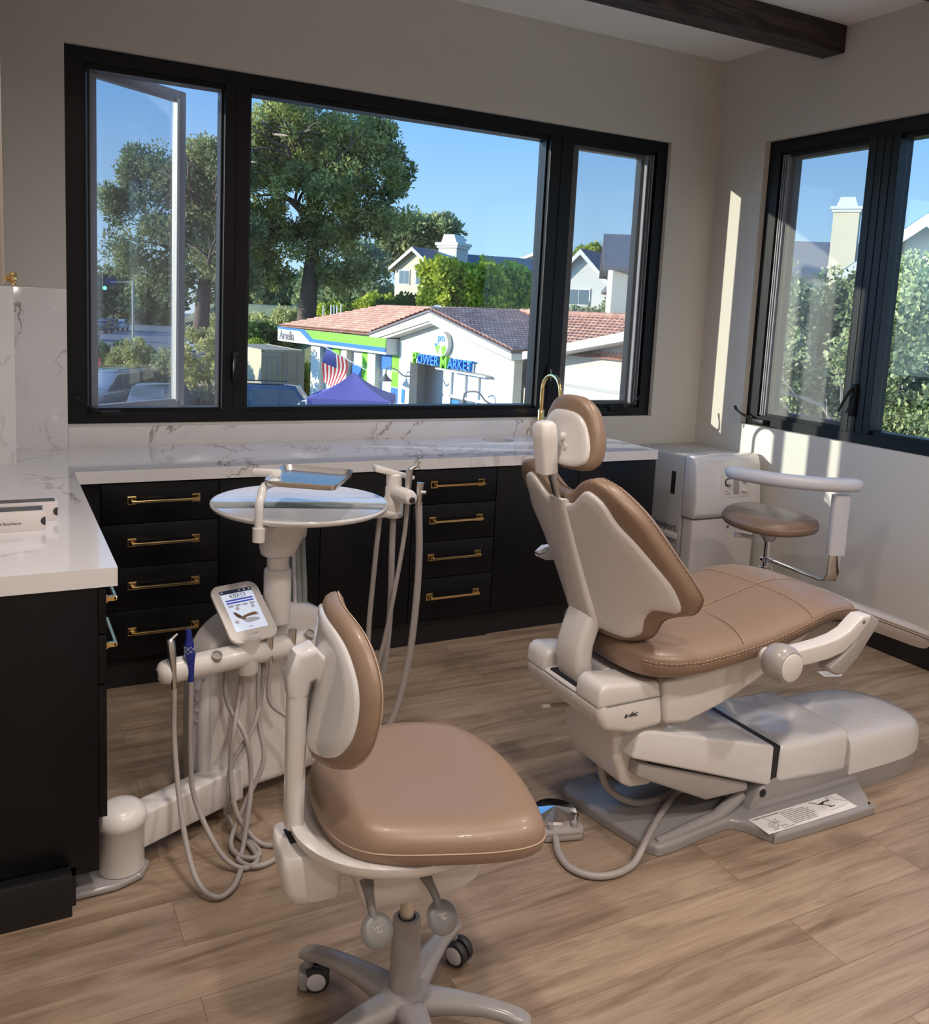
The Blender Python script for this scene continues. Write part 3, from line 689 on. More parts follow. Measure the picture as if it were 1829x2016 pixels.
# spine cover and lower arm
def bring(z, w, d0, d1, r=.012, cx=0):
    return [(XB(z)+p[1], CY+cx+p[0], z) for p in rrect(2*w, d1-d0, r, 4, 0, (d0+d1)/2)]
rg = [bring(z, w, d, .03, rr) for z, w, d, rr in ((1.082, .032, -.010, .008), (1.079, .041, -.020, .012), (1.05, .043, -.022, .014), (.95, .046, -.024, .016), (.85, .052, -.026, .016), (.76, .060, -.028, .016), (.71, .064, -.030, .016), (.692, .060, -.024, .016))]
sp = part('spine_cover', MB().loft(rg), 'white', ch, ang=50)
part('bar_slot', MB().box(-2.503, -2.472, CY-.026, CY+.026, 1.079, 1.0832), 'dark', sp, smooth=False)
rg = []
for z, x in ((.73, -2.372), (.68, -2.392), (.63, -2.408), (.58, -2.410), (.53, -2.400), (.48, -2.380)):
    rg.append([(x+p[1], CY+.0+p[0], z) for p in rrect(.124, .062, .02, 4)])
part('back_arm', MB().loft([[tuple(q) for q in r] for r in rg]), 'white', ch, ang=50)
part('arm_slot', MB().box(-2.44, -2.335, CY-.075, CY+.075, .513, .521), 'dark', ch, smooth=False)
# headrest
hb = MB().prism(rrect(.034, .010, .003, 2), 0, .16, frame((XB(1.05)-.008, CY, 1.04), (0, 1, 0), (-.36, 0, 1)))
hr = part('headrest_bar', hb, 'steel', ch)
T = frame((-2.548, CY, 1.155), (0, 1, 0), (-.12, 0, 1))
hbk = part('headrest_bracket', MB().loft([[tuple(T @ V((p[0], p[1], z))) for p in rrect(w, d, .012, 4)] for z, w, d in ((-.005, .03, .03), (.0, .058, .05), (.10, .062, .056), (.14, .058, .052), (.15, .04, .035))]), 'white', hr, ang=50)
b = MB()
for y, z in ((.018, .03), (-.018, .03), (.02, .12), (-.02, .12)): b.lathe([(.004, 0), (.004, .001), (0, .001)], T @ frame((y, .0275, z), (1, 0, 0), (0, 1, 0)), n=12)
part('screw', b, 'greyd', hbk) if False else None
# pad
hp = [(0, 1.384), (.05, 1.380), (.095, 1.355), (.130, 1.30), (.146, 1.240), (.140, 1.200), (.105, 1.182), (0, 1.178)]
hs = sm(hp, 5); hp = resample(hs+[(-a, z) for a, z in reversed(hs[1:-1])], 64)
hw = lambda a, z, h: (-2.524-.0+(z-1.2)*.16+.75*a*a+h*.85+ (.012*math.cos((z-1.28)*12)), CY+a, z-.006)
hc = part('headrest_cushion', MB().pad(hp, [(.014, .0), (.003, .006), (0, .018), (.0, .036), (.008, .052), (.022, .062), (.045, .067)], hw, 6), 'leather', hr, ang=70)
hi = sm([(0, 1.342), (.05, 1.338), (.088, 1.318), (.116, 1.275), (.130, 1.235), (.125, 1.208), (.10, 1.194), (.07, 1.190), (0, 1.190)], 4); hi = resample(hi+[(-a, z) for a, z in reversed(hi[1:-1])], 56)
part('headrest_shell', MB().pad(hi, [(.006, -.012), (0, -.006), (0, .012)], hw, 5), 'white', hr, ang=60)
b = MB().tube([(-2.515, CY-.012, 1.26), (-2.49, CY-.03, 1.262)], .014, n=16); b.tube([(-2.52, CY-.036, 1.235), (-2.49, CY-.036, 1.235)], .01, n=14)
part('headrest_knob', b, 'white', hr)
# armrest (near side) folded to the toe
AY = -2.53
ar = part('armrest_hub', MB().lathe([(.0, -.05), (.035, -.048), (.052, -.032), (.058, -.005), (.056, .02), (.048, .036), (.046, .038), (0, .038)], frame((-1.903, AY, .617), (1, 0, 0), (0, -1, 0)), n=40), 'greyp', ch, label='round warm grey armrest pivot')
part('hub_cap', MB().lathe([(.042, .036), (.042, .041), (.036, .044), (0, .045)], frame((-1.903, AY, .617), (1, 0, 0), (0, -1, 0)), n=40), 'white', ar)
part('hub_shaft', MB().tube([(-1.903, AY+.04, .617), (-1.903, AY+.14, .617)], .026, n=20), 'white', ar)
up_ = [(-1.87, .658), (-1.82, .660), (-1.75, .665), (-1.693, .674), (-1.648, .690), (-1.612, .718), (-1.592, .731), (-1.560, .730), (-1.553, .722), (-1.567, .700), (-1.622, .650), (-1.663, .624), (-1.729, .611), (-1.816, .607), (-1.87, .608)]
part('arm_link', MB().prism(up_, 0, .05, frame((0, AY+.028, 0), (1, 0, 0), (0, -1, 0)), b=.009, seg=3), 'white', ar)
lo_ = [(-1.556, .732), (-1.512, .711), (-1.509, .694), (-1.591, .597), (-1.642, .553), (-1.678, .550), (-1.713, .567), (-1.716, .582), (-1.672, .606), (-1.622, .640), (-1.60, .67)]
part('arm_pad', MB().prism(lo_, 0, .052, frame((0, AY+.032, 0), (1, 0, 0), (0, -1, 0)), b=.008, seg=3), 'greyp', ar)
part('screw', MB().lathe([(.006, 0), (.006, .0015), (0, .0015)], frame((-1.588, AY-.022, .712), (1, 0, 0), (0, -1, 0)), n=16), 'greyd', ar)
# far armrest end seen behind the back
b = MB().loft([[(x, -1.83+p[0], .80+p[1]+dz) for p in rrect(w, h, .012, 3)] for x, w, h, dz in ((-2.33, .03, .02, .0), (-2.30, .055, .045, 0), (-2.20, .065, .05, 0), (-2.05, .06, .05, -.01))])
part('far_armrest', b, 'pad', ch, ang=60)
# umbilical under the lift
part('power_cable', MB().tube(sm([(-2.24, -2.13, .2), (-2.22, -2.16, .10), (-2.12, -2.20, .045), (-1.95, -2.2, .05), (-1.85, -2.2, .08)], 6), .012, n=10), 'hose', ch)

# foot pedal and its hose (hose plugged to the pedal)
px, py = -2.405, -2.145
fp = root('foot_pedal', (px, py, 0), 'chrome faceted disc foot control on a grey base beside the chair base plate', 'foot pedal')
o = [(.075, .02), (.05, .062), (0, .08), (-.05, .062), (-.075, .02), (-.078, -.05), (-.06, -.085), (.06, -.085), (.078, -.05)]
T = frame((px, py, 0), (math.cos(R(-15)), math.sin(R(-15)), 0), (0, 0, 1))
part('pedal_base', MB().prism(o, .002, .024, T, b=.006), 'hose', fp)
b = MB(); n = 16
b.lathe([(.072, .030), (.076, .034), (.076, .044), (.07, .05), (0, .066)], T @ Matrix.Translation((0, .012, 0)), n=n)
part('pedal_disc', b, 'chrome', fp, smooth=False)
b = MB(); b.tube([T @ V((-.038, -.06, .02)), T @ V((-.038, -.06, .05))], .009, n=12); b.tube([T @ V((.04, -.06, .02)), T @ V((.04, -.06, .05))], .009, n=12)
b.tube([T @ V((.04, -.06, .048)), T @ V((.055, -.035, .056))], .0035, n=8); b.box(-.06, .06, -.085, -.045, .02, .034, b=.004, T=T)
part('pedal_valve', b, 'greyp', fp)
hz = sm([(-2.455, -2.222, .02), (-2.485, -2.29, .012), (-2.49, -2.36, .012), (-2.45, -2.415, .012), (-2.38, -2.432, .012), (-2.30, -2.412, .013), (-2.235, -2.378, .045), (-2.15, -2.32, .052), (-2.06, -2.26, .05), (-1.95, -2.19, .048)], 8)
part('hose', MB().tube(hz, .0105, n=12), 'hose', fp, label='taupe hose looping to the chair')
# ------------------------------------------------------------ stools
def stool_base(r, cx, cy, angs, Rr=.255, m='greyb', colz=(.075, .30), top=.50):
    T = frame((cx, cy, 0), (1, 0, 0), (0, 0, 1))
    b = MB().lathe([(.030, .062), (.05, .065), (.062, .085), (.058, .108), (.044, .118), (.034, .12)], T, n=36)
    hub = part('base_hub', b, m, r)
    for a in angs:
        ca, sa = math.cos(R(a)), math.sin(R(a)); rg = []
        for t, w, h, z in ((.02, .036, .045, .088), (.06, .034, .045, .094), (.12, .027, .036, .102), (.18, .022, .030, .104), (.23, .021, .028, .099), (.262, .0215, .024, .092), (.28, .018, .018, .086), (.286, .008, .008, .084)):
            t = t*Rr/.262
            rg.append([(cx+ca*t-sa*p[0], cy+sa*t+ca*p[0], z+p[1]) for p in rrect(2*w, h, min(w, h/2)*.85, 4)])
        arm = part('base_arm', MB().loft(rg), m, r, ang=60)
        # twin wheel caster
        x, y = cx+ca*Rr, cy+sa*Rr
        ca2 = a+random.choice((-70, 55, 100, -120)) if a not in CAST else CAST[a]
        u = V((math.cos(R(ca2)), math.sin(R(ca2)), 0)); w_ = V((-u.y, u.x, 0)); c = V((x, y, .031))+u*.018
        b = MB()
        b.tube([(x, y, .06), (x, y, .088)], .012, n=12)
        hood = [(.0, .05), (-.022, .052), (-.026, .03), (-.02, .012), (-.004, .006), (.012, .04)]
        b.prism(hood, -.024, .024, frame((x, y, 0), u, u.cross(V((0, 0, 1)))), b=.005)
        cst = part('caster', b, m, r)
        for s in (-1, 1):
            Tw = frame(c+w_*s*.012, u, w_*s)
            wh_ = part('wheel', MB().lathe([(.018, -.009), (.028, -.009), (.031, -.005), (.031, .007), (.028, .011), (.0245, .012)], Tw, n=32), 'rubber', cst)
            part('wheel_disc', MB().lathe([(.0, -.002), (.0245, -.002), (.0245, .010), (.021, .013), (0, .0145)], Tw, n=28), 'pad', cst)
    return hub
CAST = {}
cx, cy = -3.15, -2.63
st1 = root('dental_stool', (cx, cy, 0), 'tan leather rolling stool with a white-backed backrest, nearest the camera', 'stool')
angs = [124, 38, -38, 196, 264]
CAST.update({124: -20, 38: -60, -38: 60, 196: 30, 264: 90})
cx, cy = -3.173, -2.694
stool_base(st1, cx, cy, angs, Rr=.262)
T = frame((cx, cy, 0), (1, 0, 0), (0, 0, 1))
part('column_shroud', MB().lathe([(.0335, .085), (.0325, .26), (.030, .283), (.026, .287), (.0195, .287), (.0195, .27)], T, n=36), 'greyb', st1)
part('gas_lift', MB().lathe([(.016, .25), (.016, .45), (0, .45)], T, n=28), 'steel', st1)
cx, cy = -3.15, -2.63
HOM = .97
# seat pad, outline traced on the floor plan of the real cushion
so_ = [(-3.324, -2.453), (-3.353, -2.563), (-3.358, -2.664), (-3.339, -2.744), (-3.286, -2.800), (-3.171, -2.850), (-3.065, -2.886), (-2.990, -2.895), (-2.945, -2.872), (-2.915, -2.800), (-2.888, -2.700), (-2.876, -2.600), (-2.882, -2.500), (-2.912, -2.415), (-2.975, -2.365), (-3.075, -2.332), (-3.17, -2.34), (-3.255, -2.373)]
so_ = resample(sm(so_, 6, True), 80)
c0 = (-3.115, -2.62)
def sw(a, q, h):
    r_ = math.hypot(a-c0[0], q-c0[1]); t = max(0, 1-r_/.26)
    dish = (-.010*t if h > .55 else 0)
    lift = .018*max(0, (-3.2-a)/.15)**1.5 if h > .5 else 0
    return (a, q, h+dish-.006*max(0, (a+2.95)/.08)+lift*.0)
s_ = part('seat', MB().pad(so_, [(.03, .490), (.012, .493), (.003, .503), (0, .518), (0, .527), (.004, .543), (.014, .557), (.03, .566), (.06, .571)], sw, 7), 'leather', st1, ang=70)
part('seam_piping', MB().tube([sw(x, y, .5245) for x, y in so_]+[sw(*so_[0], .5245)], .0016, n=5, caps=False), 'stitch', s_)
# frame below the seat
def rot2(p, a, c): ca, sa = math.cos(a), math.sin(a); return (c[0]+(p[0]*ca-p[1]*sa), c[1]+(p[0]*sa+p[1]*ca))
A = R(-8)
def LP(pts): return [rot2(p, A, (cx, cy)) for p in pts]
tray = LP([(-.26, -.07), (-.20, -.17), (-.10, -.20), (.05, -.185), (.17, -.15), (.20, -.08), (.20, .08), (.15, .16), (.0, .19), (-.14, .18), (-.22, .12), (-.26, .06)])
part('seat_frame', MB().pad(resample(sm(tray, 5, True), 60), [(.03, .448), (.010, .452), (.002, .462), (0, .476), (.012, .482)], lambda a, q, h: (a, q, h+.035*max(0, (math.hypot(a-cx, q-cy)-.17)/.09)), 4), 'white', st1, ang=60)
part('seat_spacer', MB().pad(resample(sm(LP([(-.16, -.12), (.12, -.12), (.14, .1), (-.12, .12)]), 6, True), 40), [(0, .474), (0, .495)], ident, 2), 'dark', st1)
b = MB().loft([[(*rot2((p[0], p[1]), A, (cx, cy)), z) for p in rrect(w, d, .02, 4, ox)] for z, w, d, ox in ((.455, .33, .18, .02), (.42, .31, .18, .015), (.36, .27, .17, .01), (.325, .22, .15, -.005), (.318, .20, .13, -.005))])
part('mechanism', b, 'white', st1, ang=50)
# back-post housing
hb_ = LP([(-.305, -.075), (-.27, -.095), (-.16, -.09), (-.14, -.05), (-.14, .04), (-.17, .075), (-.27, .07), (-.305, .05)])
hxc = cx-.235*math.cos(A)
b = MB().loft([[(hxc+(x-hxc)*k*.80+dx, (y-cy)*k+cy, z) for x, y in resample(sm(hb_, 4, True), 36)] for z, k, dx in ((.480, .82, -.006), (.475, .90, -.006), (.45, .93, -.006), (.40, .90, .0), (.372, .80, .008), (.360, .66, .014), (.358, .5, .014))])
hs_ = part('post_housing', b, 'white', st1, ang=50)
pX, pY = -3.405, -2.60
part('post_slot', MB().box(pX-.014, pX+.016, pY-.028, pY+.028, .4785, .4815), 'dark', hs_, smooth=False)
part('post_blade', MB().box(pX-.006, pX+.006, pY-.014, pY+.014, .44, .52, b=.002), 'chrome', st1)
b = MB().loft([[(pX+p[0]+dx, pY+p[1], z) for p in rrect(w, w*1.15, w*.45, 5)] for z, w, dx in ((.502, .036, 0), (.507, .040, 0), (.60, .041, 0), (.80, .041, .0), (.815, .040, 0))])
part('back_post', b, 'white', st1, ang=50)
# backrest
bc_ = V((-3.348, -2.588, .822)); th = -.153; nx = V((math.cos(th), math.sin(th), 0)); ty = V((-math.sin(th), math.cos(th), 0))
KW = 1.08; TILT = .135
def bk(a, z, h):
    p = bc_+ty*a+nx*(KW*a*a+h+TILT*(z))+V((0, 0, z)); return (p.x, p.y, p.z)
bo = [(0, .154), (.09, .149), (.155, .125), (.205, .07), (.222, 0), (.21, -.07), (.165, -.122), (.08, -.15), (0, -.154)]
bo = sm(bo, 5); bo = resample(bo+[(-a, z) for a, z in reversed(bo[1:-1])], 72)
bcu = part('backrest', MB().pad(bo, [(.018, -.012), (.005, -.008), (-.002, .002), (-.004, .012), (0, .024), (.012, .034), (.03, .039)], bk, 6), 'leather', st1, ang=70)
bi = [(p[0]*.93-.0, p[1]*.86) for p in bo]
bs = part('back_shell', MB().pad(bi, [(.004, -.020), (0, -.016), (-.002, .0)], bk, 6), 'whitec', st1, ang=60)
part('seam_piping', MB().tube([bk(p[0]*1.02, p[1]*1.02, .02) for p in bo+[bo[0]]], .0013, n=5, caps=False), 'stitch', bcu)
# elbow from the post to the shell
e0 = V((pX, pY, .80)); e1 = V((pX, pY, .865)); e2 = V(bk(-.03, .02, -.010))
pts = [e0, V((pX, pY, .835)), V((pX+.012, pY-.002, .862)), V((pX+.03, pY-.005, .868)), e2]
b = MB(); rg = []
for p, w, hh, tn in ((pts[0], .044, .048, (0, 0, 1)), (pts[1], .056, .056, (.3, 0, 1)), (pts[2], .076, .062, (1, 0, .7)), (pts[3], .078, .064, (1, 0, .05)), (pts[4], .088, .100, (1, 0, 0))):
    t = V(tn).normalized(); yv = V((0, 1, 0)); q = t.cross(yv)
    rg.append([tuple(p+yv*a[1]+q*a[0]) for a in rrect(w, hh, .016, 4)])
b.loft(rg)
part('elbow', b, 'whitec', st1, ang=50)
# paddles
def paddle(name, p0, p1, p2, nrm):
    b = MB().tube([p0, V(p0).lerp(V(p1), .5), p1, V(p1).lerp(V(p2), .55)], [.016, .0105, .009, .009], n=12, flat=.7)
    T = frame(p2, (1, 0, 0), nrm)
    b.lathe([(0, -.008), (.022, -.0075), (.033, -.002), (.035, .002), (.032, .006), (.022, .0085), (0, .009)], T, n=32)
    o = part(name, b, 'greyd', st1, ang=60)
    g = MB(); G = T @ Matrix.Translation((0, 0, .0095))
    stroke(g, [(-.010, .008), (-.005, .003), (0, .007), (.006, .004), (.011, .009)], .0007, G); stroke(g, [(0, .006), (.001, -.006), (.009, -.003)], .0010, G); stroke(g, [(-.006, .001), (.001, -.006)], .0008, G)
    part('embossed_mark', g, 'greyp', o, smooth=False)
paddle('height_paddle', (-3.283, -2.72, .420), (-3.288, -2.765, .385), (-3.285, -2.788, .350), (.1, -.75, .65))
paddle('tilt_paddle', (-3.150, -2.72, .400), (-3.142, -2.765, .372), (-3.137, -2.788, .336), (.1, -.75, .65))
HOM = None

# ---- assistant stool by the right wall
ax, ay = -.52, -1.16
st2 = root('assistant_stool', (ax, ay, 0), 'tan assistant stool with a pale curved body-support arm, near the right wall', 'stool')
CAST.update({20: 40, 92: 120, 164: 200, 236: 250, 308: 330})
stool_base(st2, ax, ay, [20, 92, 164, 236, 308], Rr=.25)
T = frame((ax, ay, 0), (1, 0, 0), (0, 0, 1))
part('column_shroud', MB().lathe([(.03, .085), (.03, .32), (.026, .325), (0, .326)], T, n=28), 'pad', st2)
part('gas_lift', MB().lathe([(.017, .3), (.017, .56), (0, .56)], T, n=24), 'chrome', st2)
part('clamp', MB().lathe([(.03, .375), (.036, .38), (.036, .395), (.03, .40)], T, n=24).lathe([(.028, .425), (.034, .43), (.034, .442), (.028, .445)], T, n=24), 'chrome', st2)
q = [(-.19, .06), (-.13, .17), (0, .205), (.13, .17), (.195, .06), (.20, -.08), (.15, -.17), (.04, -.205), (-.10, -.19), (-.18, -.10)]
q = resample(sm([(ax-.03+a*1.02, ay-.03+c*1.08) for a, c in q], 6, True), 64)
z_ = lambda a, c, h: (a, c+.015, h+.02+.012*math.cos((a-ax)*9)*(h > .63)+.02*max(0, (c-ay))*2)
s_ = part('seat', MB().pad(q, [(.03, .585), (.010, .590), (0, .605), (0, .622), (.008, .640), (.025, .652), (.05, .656)], z_, 6), 'leather', st2, ang=70)
part('seam_piping', MB().tube([z_(x, y, .622) for x, y in q+[q[0]]], .0014, n=5, caps=False), 'stitch', s_)
b = MB().loft([[(ax+dx+(p[0]), ay+p[1], z+.03) for p in rrect(w, d, .03, 4)] for z, w, d, dx in ((.590, .24, .16, 0), (.57, .20, .12, 0), (.54, .10, .09, 0), (.50, .05, .05, 0))])
b.tube(sm([(ax-.20, ay+.10, .635), (ax-.13, ay+.06, .595), (ax, ay, .575), (ax+.10, ay-.08, .60), (ax+.17, ay-.13, .625)], 5), [.010, .02, .03, .02, .012], n=12, flat=.6)
part('seat_frame', b, 'pad', st2, ang=60)
b = MB().tube(sm([(ax-.20, ay+.03, .57), (ax-.10, ay, .555)], 3), [.012, .01], n=8)
part('seat_lever', b, 'pad', st2)
# swing arm: flat chrome bar out, up, and padded arc
E0, E1 = V((ax, ay, .437)), V((ax+.075, ay-.33, .405))
dv = (E1-E0).normalized(); sd = V((.93, -.36, 0)).normalized()
path = [E0, E0.lerp(E1, .5), E1-dv*.03, E1+V((0, 0, .012)), E1+dv*.01+V((0, 0, .05)), E1+dv*.012+V((0, 0, .16))]
rg = []
for i, p in enumerate(path):
    t = (path[min(i+1, 5)]-path[max(i-1, 0)]).normalized(); n_ = t.cross(sd).normalized()
    rg.append([tuple(p+sd*a[0]+n_*a[1]) for a in rrect(.060, .010, .003, 2)])
sa_ = part('swing_arm', MB().loft(rg), 'chrome', st2, ang=60)
pt = E1+dv*.012
part('arm_sleeve', MB().loft([[tuple(V((pt.x, pt.y, z))+sd*a[0]+V((.36, .93, 0))*a[1]) for a in rrect(.085, .05, .018, 4)] for z in (.545, .55, .825, .83)]), 'pad', st2, ang=50)
# curved pad
ax += .02
arc = sm([(ax-.25, ay+.085, .878), (ax-.235, ay-.02, .88), (ax-.17, ay-.17, .88), (ax-.06, ay-.285, .88), (ax+.06, ay-.345, .879), (ax+.17, ay-.35, .876)], 6)
arc = [V(p) for p in arc]; rg = []
for i, p in enumerate(arc):
    t = (arc[min(i+1, len(arc)-1)]-arc[max(i-1, 0)]).normalized(); n_ = V((-t.y, t.x, 0)); e = min(i, len(arc)-1-i); k = (.45, .8, .95, 1)[min(e, 3)]
    rg.append([tuple(p+n_*a[0]*k+V((0, 0, a[1]*k))) for a in rrect(.085, .064, .028, 5)])
ap = part('arm_pad', MB().loft(rg), 'pad', st2, ang=60)
# ------------------------------------------------------------ side unit by the corner (vacuum / flow-meter cabinet)
nu = root('equipment_cabinet', (-.28, -.34, 0), 'pale grey and white freestanding equipment cabinet with a flowmeter panel in the room corner', 'cabinet')
X0, X1, Y0, Y1, ZT = -.515, -.03, -.50, -.02, .842
part('body', MB().box(X0, X1, Y0, Y1, .01, ZT, b=.006), 'newp', nu)
b = MB().box(X0-.012, X0, Y0+.01, Y1, .365, .398, b=.003)
part('side_trim', b, 'white', nu)
part('vent', MB().box(X0-.0015, X0+.001, -.44, -.405, .62, .75), 'dark', nu, smooth=False)
part('lettering', text_mb('Newport', .060, frame((X0-.0025, -.252, .412), (0, -1, 0), (-1, 0, 0)), .001, bold=.0006), 'greyd', nu, label='grey raised lettering on the side', smooth=False)
# moulded front
b = MB().loft([[(p[0], p[1], z) for p in rrect(w, d, r_, 5, (X0+X1)/2, Y0-.055+dy)] for z, w, d, r_, dy in ((.01, .47, .10, .02, .0), (.50, .47, .10, .02, 0))])
fr_ = part('front_lower', b, 'white', nu, ang=50)
prof = [(-.502, .505), (-.60, .505), (-.622, .53), (-.628, .60), (-.605, .80), (-.585, .848), (-.56, .86), (-.502, .862)]
b = MB().prism([(-y, z) for y, z in prof], 0, X1-X0+.004, frame((X1+.002, 0, 0), (0, -1, 0), (-1, 0, 0)), b=.014, seg=3)
fu = part('front_upper', b, 'whitec', nu)
nrm = V((0, -1, .10)).normalized()
T = frame((-.225, -.613, .69), (1, 0, 0), nrm)
pn = part('control_panel', MB().prism(rrect(.225, .135, .012, 4), -.002, .008, T, b=.002), 'white', fu)
part('knob_ring', MB().lathe([(.024, .008), (.024, .010), (0, .010)], T @ Matrix.Translation((-.065, .02, 0)), n=30), 'dark', pn)
part('knob', MB().lathe([(.018, .010), (.018, .022), (.014, .026), (.010, .04), (0, .042)], T @ Matrix.Translation((-.065, .02, 0)), n=26), 'white', pn)
b = MB().box(-.024, -.008, -.045, .05, .008, .012, T=T); b.box(-.002, .014, -.045, .05, .008, .012, T=T)
part('flow_tube', b, 'steel', pn, smooth=False)
b = MB()
for k in range(9): stroke(b, [(-.028, -.04+k*.01), (-.022, -.04+k*.01)], .0005, T @ Matrix.Translation((0, 0, .0125))); stroke(b, [(.012, -.04+k*.01), (.018, -.04+k*.01)], .0005, T @ Matrix.Translation((0, 0, .0125)))
text_mb('Accutron', .012, T @ Matrix.Translation((-.09, -.048, .0085)), .0002, mb=b, shear=.3)
stroke(b, [(-.088, -.034), (-.07, -.028), (-.055, -.036)], .0009, T @ Matrix.Translation((0, 0, .0087)))
part('printing', b, 'ink', pn, smooth=False)
for (a, c, r_) in ((.06, .028, .017), (.05, -.03, .010), (.066, -.03, .007)):
    part('knob', MB().lathe([(r_, .008), (r_, .018), (r_*.8, .026), (0, .028)], T @ Matrix.Translation((a, c, 0)), n=22), 'white', pn)
part('lock', MB().lathe([(.009, 0), (.009, .003), (.004, .004), (0, .004)], frame((-.25, -.6055, .45), (1, 0, 0), (0, -1, 0)), n=18), 'greyd', fr_)
part('lock', MB().box(X0+.06, X0+.062, -.606, -.6055, .02, .48), 'greyp', fr_, smooth=False) if False else None

# ------------------------------------------------------------ delivery unit
du = root('delivery_unit', (-3.2, -1.6, 0), 'white delivery unit with a round table, touchscreen and instrument rail, left of the patient chair', 'dental delivery unit')
# wall-side floor pivot
T = frame((-3.662, -1.855, 0), (1, 0, 0), (0, 0, 1))
fb_ = MB().prism([(-.15, -.05), (-.145, .06), (-.02, .08), (.05, .055), (.078, .0), (.05, -.055), (-.02, -.082), (-.14, -.082)], .001, .022, T, b=.009, seg=3)
part('pivot_foot', fb_, 'greyb', du)
pv = part('pivot_drum', MB().lathe([(.062, .024), (.062, .15), (.068, .156), (.070, .17), (.066, .19), (.05, .205), (.03, .211), (0, .212)], T, n=44), 'white', du, ang=50)
part('lock_knob', MB().lathe([(.0, -.01), (.01, -.008), (.012, 0), (.01, .008), (0, .01)], frame((-3.622, -1.885, .062), (0, 1, 0), (1, -.4, 0)), n=16), 'rubber', pv)
# floor arm: hollow rectangular beam from the pivot to the tower
a0, a1 = V((-3.66, -1.845, .115)), V((-3.30, -1.65, .10))
d_ = (a1-a0).normalized(); sd_ = V((0, 0, 1)).cross(d_).normalized()
part('floor_arm', MB().loft([[tuple(p+sd_*a[0]+V((0, 0, a[1]))) for a in rrect(.082, h, .008, 3)] for p, h in ((a0, .10), (a0+d_*.04, .105), (a1, .11))]), 'white', du, ang=50)
# tower
ang = R(13); tc_ = V((-3.17, -1.555, 0)); tx = V((math.cos(ang), math.sin(ang), 0)); ty_ = V((-tx.y, tx.x, 0))
L_ = .54; prof = []
for u, z in sm([(-.26, .05), (-.268, .2), (-.262, .42), (-.235, .54), (-.17, .605), (-.06, .64), (.05, .64), (.16, .60), (.23, .53), (.262, .42), (.268, .2), (.26, .05)], 5): prof.append((u, z))
b = MB().prism(prof, -.075, .075, frame(tc_, tx, tx.cross(V((0, 0, 1)))), b=.055, seg=6)
tw = part('tower', b, 'white', du, ang=45)
S = frame(tc_-ty_*.0755, tx, -ty_)
part('badge', MB().lathe([(0, 0), (.036, 0), (.036, .002), (.033, .004), (0, .0045)], S @ Matrix.Translation((.095, .33, 0)) @ Matrix.Diagonal((.72, 1.05, 1, 1)), n=36), 'steel', tw, label='oval grey badge')
part('lettering', text_mb('a-dec', .016, S @ Matrix.Translation((.095, .325, .005)), .0003, 'CENTER', shear=.3), 'greyp', tw, smooth=False)
# gauge strip at the rounded end
E_ = frame(tc_-tx*.262+V((0, 0, .36)), ty_, -tx)
en = (-tx*math.cos(R(42))-ty_*math.sin(R(42))); E_ = frame(tc_-tx*.212-ty_*.018+en*.054+V((0, 0, .32)), V((0, 0, 1)).cross(en), en)
gs = part('gauge_strip', MB().prism(rrect(.056, .36, .026, 6), -.012, .005, E_, b=.002), 'pad', tw)
b = MB()
for k in range(5): text_mb('%', .016, E_ @ Matrix.Translation((.0, .125-k*.034, .0065)), .0002, mb=b)
text_mb('5', .03, E_ @ Matrix.Translation((.004, -.11, .0065)), .0002, mb=b); text_mb('psi', .014, E_ @ Matrix.Translation((-.002, -.07, .0065)), .0002, mb=b)
part('printing', b, 'greyd', gs, smooth=False)
for k in range(4):
    part('gauge_button', MB().lathe([(.006, .005), (.005, .011), (0, .012)], E_ @ Matrix.Translation((-.016, .10-k*.034, 0)), n=12), 'greyp', gs)
# column + cone + table
KX, KY = -3.17, -1.64
T = frame((KX, KY, 0), (1, 0, 0), (0, 0, 1))
part('lower_column', MB().lathe([(.043, .60), (.043, .765), (.040, .772), (.034, .775)], T, n=36), 'white', du)
part('upper_column', MB().lathe([(.034, .77), (.034, .87), (0, .87)], T, n=36), 'white', du)
for z in (.725, .70): part('screw', MB().lathe([(.006, 0), (.006, .004), (0, .005)], frame((KX+.036, KY-.022, z), (0, 0, 1), (.8, -.6, 0)), n=14), 'chrome', du)
rg = []
for z, r0, dx in ((.815, .040, 0), (.822, .050, 0), (.84, .056, .002), (.88, .066, .01), (.93, .076, .022), (.965, .080, .03)):
    rg.append([(KX+dx+r0*1.08*math.cos(2*PI*j/36), KY+dx*.2+r0*math.sin(2*PI*j/36), z) for j in range(36)])
part('table_support', MB().loft(rg), 'white', du, ang=50)
TX, TY, TZ = -3.105, -1.65, .985
T = frame((TX, TY, 0), (1, 0, 0), (0, 0, 1))
part('round_table_top', MB().lathe([(.0, TZ-.020), (.255, TZ-.020), (.268, TZ-.016), (.275, TZ-.008), (.2755, TZ-.003), (.273, TZ+.001), (.268, TZ+.001), (.264, TZ-.002), (0, TZ-.002)], T, n=96), 'mirrorw', du)
part('hose_port', MB().tube([(KX+.06, KY+.04, .93), (KX+.095, KY+.07, .90), (KX+.10, KY+.08, .85)], [.028, .022, .016], n=16), 'white', du)
def hose(pts, r, m='hose', label=None, par=du, name='hose', n=12, k=8, rings=False):
    q = sm(pts, k)
    if rings:
        q = resample_open(q, int(plen(q)/.0035)); rr = [r*(1+.07*((i % 2)*2-1)) for i in range(len(q))]; return part(name, MB().tube(q, rr, n=n), m, par, label=label, ang=80)
    return part(name, MB().tube(q, r, n=n), m, par, label=label, ang=80)
def plen(q): return sum((V(a)-V(b_)).length for a, b_ in zip(q, q[1:]))
